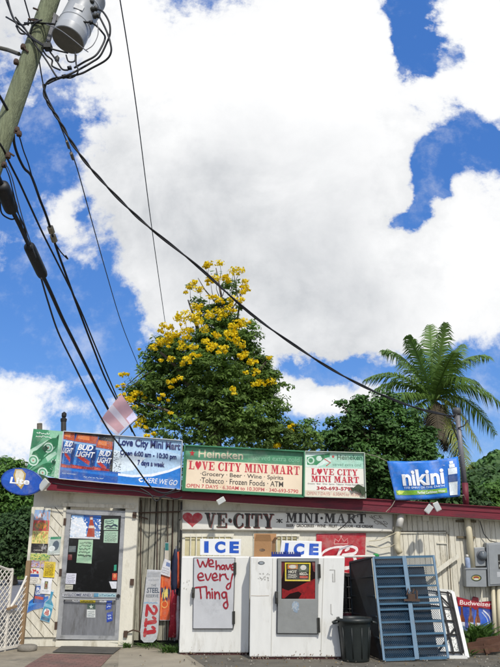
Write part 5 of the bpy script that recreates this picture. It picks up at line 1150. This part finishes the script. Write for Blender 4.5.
# ------------------------------------------------------------------ trees and plants
import numpy as np
def leafmat(name,hexc,var=.45,tr=.35,scale=1.3,rough=.7): return M(name,hexc,rough,var,scale,transl=tr)
m_bark = M('grey bark','#5d5346',.95,.3,5,.6,20)
def crown_mesh(blobs, Y0, n, size, seed, dscale=1.0, per=9, asp=.42, clus=.22, shell=.55, up=.3):
    """leaf clumps through a crown: blobs are (x, y, radius, fill[, depth shift]) where they stand in the view from the road"""
    r = np.random.default_rng(seed); vs = []; fs = []
    cs = []; w = []
    for b in blobs:
        k = ppm(b[0],b[1],Y0); dy = b[4] if len(b) > 4 else 0
        c = P(b[0],b[1],Y0); cs.append((np.array([c.x,c.y+dy,c.z]), b[2]/k)); w.append(b[3]*b[2]**2)
    w = np.array(w)/sum(w); out_ = []
    lpc = 46; nc = max(1, n//lpc); pick = r.choice(len(cs), nc, p=w); rc_ = clus*1.9
    for i in pick:                                                 # boughs: tufts of leaves at the ends of the twigs, gaps between them
        c, R_ = cs[i]; d = r.normal(size=3); d /= np.linalg.norm(d); rad = R_*(shell+(1-shell)*r.random()**.5)
        if r.random() < .15: rad = R_*r.random()*.7
        cc = c + d*rad*np.array([1,dscale,.92]); m_ = int(lpc*(.5+r.random())); q = rc_*(.6+.8*r.random())
        e = r.normal(size=(m_,3)); e /= np.linalg.norm(e,axis=1)[:,None]; e[:,2] = np.where(e[:,2] < -.3, -e[:,2], e[:,2])
        p = cc + e*q*(r.random((m_,1))**.45)*np.array([1,1,.62])
        nrm = e*.6 + d*.35 + r.normal(size=(m_,3))*.45 + np.array([0,0,up+.25]); nrm /= np.linalg.norm(nrm,axis=1)[:,None]
        a = r.normal(size=(m_,3)) + e*.8; a -= nrm*(a*nrm).sum(1)[:,None]; a /= np.linalg.norm(a,axis=1)[:,None]; b = np.cross(nrm,a)
        s = size*(.5+1.0*r.random((m_,1))**1.3); h = s*asp
        out_.append(np.stack([p-a*s*.5, p+b*h*.5-nrm*s*.05, p+a*s*.5-nrm*s*.14, p-b*h*.5-nrm*s*.05],1).reshape(-1,3))
    V_ = np.concatenate(out_)
    mb = MB(); mb.v = [tuple(map(float,p)) for p in V_]; mb.f = [(4*i,4*i+1,4*i+2,4*i+3) for i in range(len(V_)//4)]; mb.m = [0]*len(mb.f)
    return mb
def limbs(paths, Y, m, parent, name='trunk'):
    mb = MB()
    for pts, r0, r1, dy in paths:
        n = len(pts); mb.tube([P(x,y,Y+dy*i/(n-1)) for i,(x,y) in enumerate(pts)],[r0+(r1-r0)*i/(n-1) for i in range(n)],8)
    return mb.build(name, m, parent, True)
# yellow flowering tree behind the shop
YT = 20
def c2(x,y): return (100+x/2.273, 240+y/2.273)
t = thing('flowering_tree','tall green tree topped with bright yellow blossom behind the roof signs','tree',Vector((P(212,450,YT).x,YT,GZ)))
tk = P(214,455,YT); 
mb = MB(); mb.tube([(tk.x-.1,YT,GZ),(tk.x-.02,YT,2),(tk.x,YT,tk.z),P(216,415,YT),P(218,380,YT)],[.3,.25,.22,.18,.12],12); mb.build('trunk', m_bark, t, True)
limbs([([(216,425),(195,395),(176,366),(160,352)],.12,.03,-.8),([(216,420),(240,395),(258,372),(266,362)],.11,.03,-.6),([(217,400),(205,360),(195,320),(188,300)],.09,.02,.3),([(218,390),(225,340),(222,300),(216,268)],.09,.015,0),([(219,370),(236,330),(240,300),(243,280)],.05,.012,.3),([(214,440),(190,420),(160,408),(140,402)],.08,.02,-.5),([(216,430),(250,415),(272,408),(284,415)],.08,.02,.2),([(172,360),(145,375),(128,390),(120,400)],.04,.012,-.4),([(222,310),(205,290),(198,278)],.03,.01,0),([(224,320),(238,300),(233,268)],.03,.01,0),([(160,352),(142,372),(126,386)],.03,.01,.2)],YT,m_bark,t,'limb')
B = [(260,330,95,1.0),(190,270,58,.9),(300,255,52,.9),(250,205,48,.7),(160,330,62,1),(345,320,62,1),(395,375,36,.9),(240,395,80,.65),(330,405,70,.9),(408,440,42,.9),(130,400,48,.5),(180,430,60,.45),(270,445,60,.4),(440,455,36,.8),(355,440,50,.8),(268,150,30,.45),(300,170,34,.5),(225,160,28,.4),(260,95,18,.3),(305,110,20,.3),(215,115,16,.3),(320,210,36,.7),(140,255,30,.5),(72,352,24,.5),(85,390,24,.55),(100,340,34,.8),(150,250,36,.7),(345,245,36,.8),(375,320,34,.8),(60,335,14,.4),(95,425,20,.4),(265,225,50,.7),(110,280,20,.5),(470,440,20,.6),(480,460,22,.7),(120,300,26,.6),(420,330,22,.6),(370,285,28,.6)]
blobs = [(*c2(x,y), r/2.273, w) for x,y,r,w in B]
crown_mesh(blobs,YT,72000,.125,3,1.0,10,.45,.14,.45).build('crown', leafmat('tree leaf','#6d8a3e',.5,.45,1.1), t)
FL = [(250,55,9),(272,52,9),(240,60,6),(305,70,9),(320,68,8),(285,85,8),(265,88,9),(250,88,7),(332,95,6),(330,105,6),(205,105,9),(225,112,8),(215,95,6),(290,92,6),(300,135,8),(325,118,6),(322,135,6),(250,130,6),(195,175,14),(180,178,11),(212,172,10),(145,195,9),(160,198,8),(225,185,9),(248,172,8),(265,160,10),(290,160,11),(278,170,8),(325,187,12),(312,190,9),(150,228,11),(138,232,9),(165,212,8),(190,208,9),(180,215,7),(205,205,7),(238,203,9),(262,215,7),(188,243,8),(213,243,7),(250,247,7),(258,240,6),(280,245,8),(318,235,8),(308,228,7),(122,245,8),(200,270,10),(222,262,6),(162,270,6),(186,282,5),(343,277,7),(330,258,6),(352,328,7),(388,322,9),(365,322,7),(384,268,6),(180,313,6),(168,320,5),(302,338,6),(142,352,5),(88,348,8),(78,350,6),(58,374,7),(72,363,8),(52,330,6),(40,332,4),(92,408,9),(86,420,7),(122,440,5),(62,305,4),(160,393,5),(105,445,5),(402,467,6),(440,420,4),(425,430,4),(240,230,6),(290,212,7),(305,215,6),(230,150,6),(215,150,7),(270,135,6),(80,380,6),(55,352,5),(355,300,6),(318,262,5)]
r = np.random.default_rng(9); V_ = []
rb = random.Random(15)
FL2 = list(FL)
for _ in range(95):
    x,y,rp = rb.choice(FL); FL2.append((x+rb.gauss(0,10), y+rb.uniform(-3,18), rb.uniform(2.2,5)))
for x,y,rp in FL2:
    px,py = c2(x,y); k = ppm(px,py,YT); R_ = rp/2.273/k*rb.uniform(1.0,1.45); c = P(px,py,YT - (0.2 + (1.9 if 170<y<420 and 110<x<400 else .5)*max(.2,1-abs(x-250)/190)))
    c = np.array([c.x,c.y,c.z])
    for _ in range(int(10+R_*300)):
        d = r.normal(size=3); d /= np.linalg.norm(d); p = c + d*R_*r.random()**.4*np.array([1.25,1,.85])
        nrm = d + r.normal(size=3)*.5; nrm /= np.linalg.norm(nrm); a = r.normal(size=3); a -= nrm*a.dot(nrm); a /= np.linalg.norm(a); b = np.cross(nrm,a); s = .075*(.5+.9*r.random())
        V_ += [p-a*s*.5,p+b*s*.45,p+a*s*.5-nrm*s*.2,p-b*s*.45]
mb = MB(); mb.v = [tuple(map(float,p)) for p in V_]; mb.f = [(4*i,4*i+1,4*i+2,4*i+3) for i in range(len(V_)//4)]; mb.m=[0]*len(mb.f)
tw = MB(); rt2 = random.Random(6)
for x,y,rp in FL:
    px,py = c2(x,y); e = P(px,py,YT-.3*rt2.random()); o_ = P(*c2(x+(255-x)*rt2.uniform(.12,.3)+rt2.uniform(-8,8), y+rt2.uniform(25,50)),YT+.2); m_ = e.lerp(o_,.5)+Vector((rt2.uniform(-.08,.08),0,-.05))
    tw.tube([o_,m_,e],[.014,.009,.004],5)
tw.build('twig', m_bark, t, True)
mb.build('blossom', M('yellow blossom','#f4d512',.6,.22,5,transl=.35), t)
# other broadleaf trees
def tree(label, x, ybase, Y, blobs, n, size, col, seed, name='tree', clus=.25, group=None, tr=.1):
    b = P(x,ybase,Y); t = thing(name,label,'tree',Vector((b.x,Y,GZ)),group)
    big = max(blobs,key=lambda q:q[2]); c = P(big[0],big[1],Y)
    mb = MB(); mb.tube([(b.x,Y,GZ),((b.x+c.x)/2+.1,Y,(GZ+c.z)/2),(c.x,Y,c.z)],[tr*2.2,tr*1.7,tr*.8],10)
    for q in blobs:
        if q is big: continue
        e = P(q[0],q[1],Y); mb.tube([(c.x,Y,c.z-.3),((c.x+e.x)/2,Y-.1,(c.z+e.z)/2-.2),(e.x,Y,e.z)],[tr*.8,tr*.5,tr*.15],6)
    mb.build('trunk', m_bark, t, True)
    crown_mesh(blobs,Y,n,size,seed,.9,8,.5,clus,.55).build('crown', col, t)
    return t
d1 = leafmat('dark leaf','#466a2c',.5,.25,.9); d2_ = leafmat('mid leaf','#557a2e',.45,.3,.8); d3 = leafmat('bright leaf','#4f7030',.4,.35,.8); d4 = leafmat('deep leaf','#385427',.5,.3,.7)
tree('dense dark broad tree between the small pale sign and the palm',375,500,23,[(370,428,24,.8),(348,442,20,.8),(393,430,24,.8),(413,452,24,.8),(365,465,32,.8),(400,475,36,.8),(340,465,18,.7),(333,440,10,.7),(377,406,11,.9),(352,415,11,.8),(425,480,22,.8),(332,425,7,.7),(358,402,7,.8),(340,402,4,.7),(395,405,9,.9),(410,418,10,.9),(425,436,9,.9),(328,452,8,.7),(345,428,8,.8),(386,398,5,.8),(326,434,5,.7)],36000,.15,d1,21,'broadleaf_tree',.17)
tree('thin small tree in the gap between the two red lettered signs',315,500,24,[(312,440,10,.6),(316,465,14,.8),(306,452,8,.5),(325,475,12,.9),(300,470,12,.8),(308,425,6,.35)],7000,.11,d2_,22,'broadleaf_tree',.18,tr=.06)
tree('rounded bright green tree at the left edge behind the oval sign',5,560,34,[(6,478,19,1),(-12,486,22,1),(20,492,16,1),(2,500,26,1),(24,515,18,1),(-15,520,26,1)],24000,.22,d2_,23,'broadleaf_tree',.3,'trees at the left edge',.16)
tree('dark shaded tree against the left side of the shop',14,575,30,[(16,535,22,1),(0,540,24,1),(26,520,12,1),(10,560,20,1),(28,550,13,1),(-14,555,22,1)],24000,.18,d4,24,'broadleaf_tree',.24,'trees at the left edge')
tree('broad tree beyond the palm at the right edge',490,500,40,[(492,500,14,1),(480,500,13,1),(504,497,15,1),(515,505,20,1),(484,512,16,1),(470,508,12,1)],20000,.24,d2_,25,'broadleaf_tree',.36,'trees at the right edge')
tree('dark low bush tree behind the metal mast',452,505,27,[(448,490,16,1),(462,498,14,1),(440,500,16,1),(474,503,14,1),(455,510,16,1)],9000,.24,d4,26,'broadleaf_tree',.25,'trees at the right edge')
tree('dark tree showing between the small pale sign and the blue banner',385,505,26,[(378,490,14,1),(392,495,14,1),(368,495,12,1),(384,505,14,1)],5000,.24,d4,27,'broadleaf_tree',.25)
tree('shaded tree filling behind the large green and cream sign',260,500,25,[(225,470,24,1),(262,468,26,1),(290,475,22,1),(200,475,20,1),(245,490,26,1),(285,495,22,1)],14000,.17,d4,28,'broadleaf_tree',.28)
# coconut palm
YC = 28; pc = P(434,401,YC); t = thing('palm_tree','coconut palm with arching fronds behind the metal mast','palm',Vector((P(428,520,YC).x,YC,GZ)))
mb = MB(); bs = Vector((P(428,520,YC).x,YC,GZ)); n=14
mb.tube([bs.lerp(pc,i/n)+Vector((-.15*math.sin(i/n*3.1),0,0)) for i in range(n+1)],[.24-.11*i/n for i in range(n+1)],12); mb.build('trunk', m_bark, t, True)
mfr = M('palm frond','#66843a',.45,.35,1.2,transl=.35); mfy = M('yellowing frond','#7f8a3c',.5,.3,1.2,transl=.35); mfd = M('dead frond','#4a412f',.8,.3,2,transl=.15)
def frond(tip, up, dy, mat, seed, wl=.62, droop=.8, nl=58):
    rr = random.Random(seed); e = P(tip[0],tip[1],YC+dy); m = pc.lerp(e,.5)+Vector((0,0,up)); pts=[]
    for i in range(25):
        s=i/24; pts.append(pc*((1-s)**2)+m*(2*s*(1-s))+e*(s*s))
    mb = MB(); mb.tube(pts,[.045*(1-i/24)+.008 for i in range(25)],5)
    for i in range(nl):
        s = .1+.89*i/nl; k = s*24; i0=min(int(k),23); p = pts[i0].lerp(pts[i0+1],k-i0); tg=(pts[i0+1]-pts[i0]).normalized()
        sd_ = tg.cross(Vector((0,0,1))); 
        if sd_.length<.05: sd_=Vector((1,0,0))
        sd_.normalize(); L_ = wl*1.5*(math.sin(math.pi*(s*.86+.12))**.6)*(.85+.3*rr.random())
        for g_ in (1,-1):
            d = (sd_*g_*.85+tg*.5+Vector((rr.uniform(-.12,.12),rr.uniform(-.12,.12),-.05+rr.uniform(-.1,.15)))).normalized()
            p1 = p+d*L_*.5+Vector((0,0,-droop*.12*L_)); p2 = p+d*L_*.92+Vector((0,0,-droop*L_*(.6+.4*rr.random()))); wd = tg*.03
            mb.face([p-wd,p+wd,p1+wd*.9,p1-wd*.9]); mb.face([p1-wd*.9,p1+wd*.9,p2])
    return mb.build('frond', mat, t)
for k,(tip,up,dy,m,wl) in enumerate([((408,335),.5,-.5,mfr,.6),((430,324),.2,1.2,mfr,.6),((446,322),.3,-.9,mfr,.62),((382,351),1.3,.8,mfr,.65),((364,380),1.3,-.8,mfr,.62),((372,392),1.2,.9,mfr,.55),((384,397),.5,-1.6,mfr,.62),((490,358),1.5,.6,mfr,.65),((478,384),1.2,-2.2,mfr,.6),((502,405),1.5,-.4,mfr,.68),((497,436),1.6,.6,mfr,.66),((482,452),1.5,-1.0,mfy,.66),((470,470),1.2,-1.4,mfy,.6),((396,410),1.0,1.4,mfr,.55),((462,344),.5,1.5,mfr,.6),((455,352),.4,-2.2,mfr,.6),((402,362),.7,2.2,mfr,.6),((404,440),1.1,-1.2,mfr,.5),((440,440),.7,-2.2,mfd,.45),((424,448),.5,-.8,mfd,.4),((446,452),.5,.8,mfd,.4),((462,470),.9,.8,mfy,.5)]): frond(tip,up,dy,m,40+k,wl, .62 if m is not mfd else .9)
r = random.Random(4); mb = MB()
for _ in range(9): c = pc+Vector((r.uniform(-.4,.4),r.uniform(-.5,.1),r.uniform(-.65,-.2))); mb.lathe(c+Vector((0,0,-.13)),[(.03,0),(.1,.06),(.13,.14),(.1,.22),(.02,.27)],10)
mb.build('coconuts', M('coconut husk','#5c6030',.6,.3,5), t, True)
# small plants
def weed(label,x,y,Y,h,n,seed,m,group=None,spread=.22,name='weed'):
    rr = random.Random(seed); b = P(x,y,Y); b.z = GZ; mb = MB()
    for _ in range(n):
        a = rr.uniform(0,6.28); L_ = h*rr.uniform(.5,1); e = Vector((math.cos(a)*spread*rr.uniform(.2,1),math.sin(a)*spread*.6*rr.uniform(.2,1),L_)); p = b+Vector((rr.uniform(-1,1)*spread*.5,rr.uniform(-1,1)*spread*.3,0)); w = rr.uniform(.006,.03)*(h/.3); sdv = Vector((math.sin(a),-math.cos(a),0))*w
        q1 = p+e*.55+Vector((0,0,.1*L_)); mb.face([p-sdv*.4,p+sdv*.4,q1+sdv,q1-sdv]); mb.face([q1-sdv,q1+sdv,p+e+Vector((e.x*.3,e.y*.3,-.12*L_))])
    return tag(mb.build(name,m),label,'plant',group)
mw = leafmat('weed leaf','#4a6b2a',.45,.35,5)
weed('leafy green plant in front of the blue tin advert',478,655,11.75,.5,90,1,mw,None,.42,'leafy_plant')
weed('short grass tuft at the foot of the left ice chest',170,652,11.5,.14,120,2,mw,None,.25)
weed('low weeds along the foot of the grey boards',155,645,12.05,.1,80,3,mw,None,.5)
weed('sparse weeds at the lower right beside the timber offcuts',460,662,11.2,.13,70,4,mw,None,.4)
weed('weed at the foot of the post right of the door',127,643,12.0,.12,50,5,mw,None,.12)
# leaf litter and pebbles on the worn ground
rr = random.Random(31); mb = MB(); mb.use(M('dry leaf litter','#6b5a3a',.9,.4,9)); cols=[M('dry leaf litter','#6b5a3a'),M('pebble grey','#8a857a',.9,.3,9),M('dark litter','#3c382f',.9,.3,9)]
for _ in range(900):
    x = rr.uniform(-2.2,5.2); y = rr.uniform(9.4,11.9); s = rr.uniform(.006,.026); 
    if x < -1 and rr.random() < .8: continue
    mb.use(rr.choice(cols)); a = rr.uniform(0,6.28); c_,s_ = math.cos(a)*s,math.sin(a)*s; z = GZ+.018
    mb.raw([(x-c_,y-s_,z),(x+s_*.5,y-c_*.5,z+.006),(x+c_,y+s_,z+.002),(x-s_*.5,y+c_*.5,z+.008),(x,y,z+s*.9)],[(0,1,4),(1,2,4),(2,3,4),(3,0,4)])
mb.build('ground_litter')['kind'] = 'stuff'
mb = MB()                                                         # tufts on the roadside bank
for _ in range(5000):
    x = rr.uniform(-26,-6); y = rr.uniform(34.6,42); z = GZ+(y-34.5)*.09; h = rr.uniform(.1,.35); a = rr.uniform(0,6.28); w=.05
    mb.face([(x-w*math.cos(a),y-w*math.sin(a),z),(x+w*math.cos(a),y+w*math.sin(a),z),(x+rr.uniform(-.1,.1),y+rr.uniform(-.1,.1),z+h)])
mb.build('bank_grass', leafmat('bank grass blade','#566f2a',.4,.3,1))['kind'] = 'stuff'
SC.cycles.use_denoising = True
SC.cycles.max_bounces = 6; SC.cycles.transparent_max_bounces = 4

# trees far up the hillside, one mass
r = np.random.default_rng(77); V_ = []
for _ in range(9000):
    x = r.uniform(60,260); y = r.uniform(90,255); z = hz(x,y)
    if z < 2 or not (.30 < x/y < .52): continue
    R_ = r.uniform(1.2,2.6); c = np.array([x,y,z+R_*.4])
    for _k in range(9):
        d = r.normal(size=3); d /= np.linalg.norm(d); d[1] = -abs(d[1]); p = c+d*R_*.8; nrm = d+r.normal(size=3)*.4; nrm /= np.linalg.norm(nrm)
        a = r.normal(size=3); a -= nrm*a.dot(nrm); a /= np.linalg.norm(a); b = np.cross(nrm,a); s_ = R_*.55
        V_ += [p-a*s_,p+b*s_,p+a*s_,p-b*s_]
mb = MB(); mb.v = [tuple(map(float,p)) for p in V_]; mb.f = [(4*i,4*i+1,4*i+2,4*i+3) for i in range(len(V_)//4)]; mb.m=[0]*len(mb.f)
mb.build('hillside_forest', leafmat('far forest leaf','#4a6a34',.5,.2,.05))['kind'] = 'stuff'
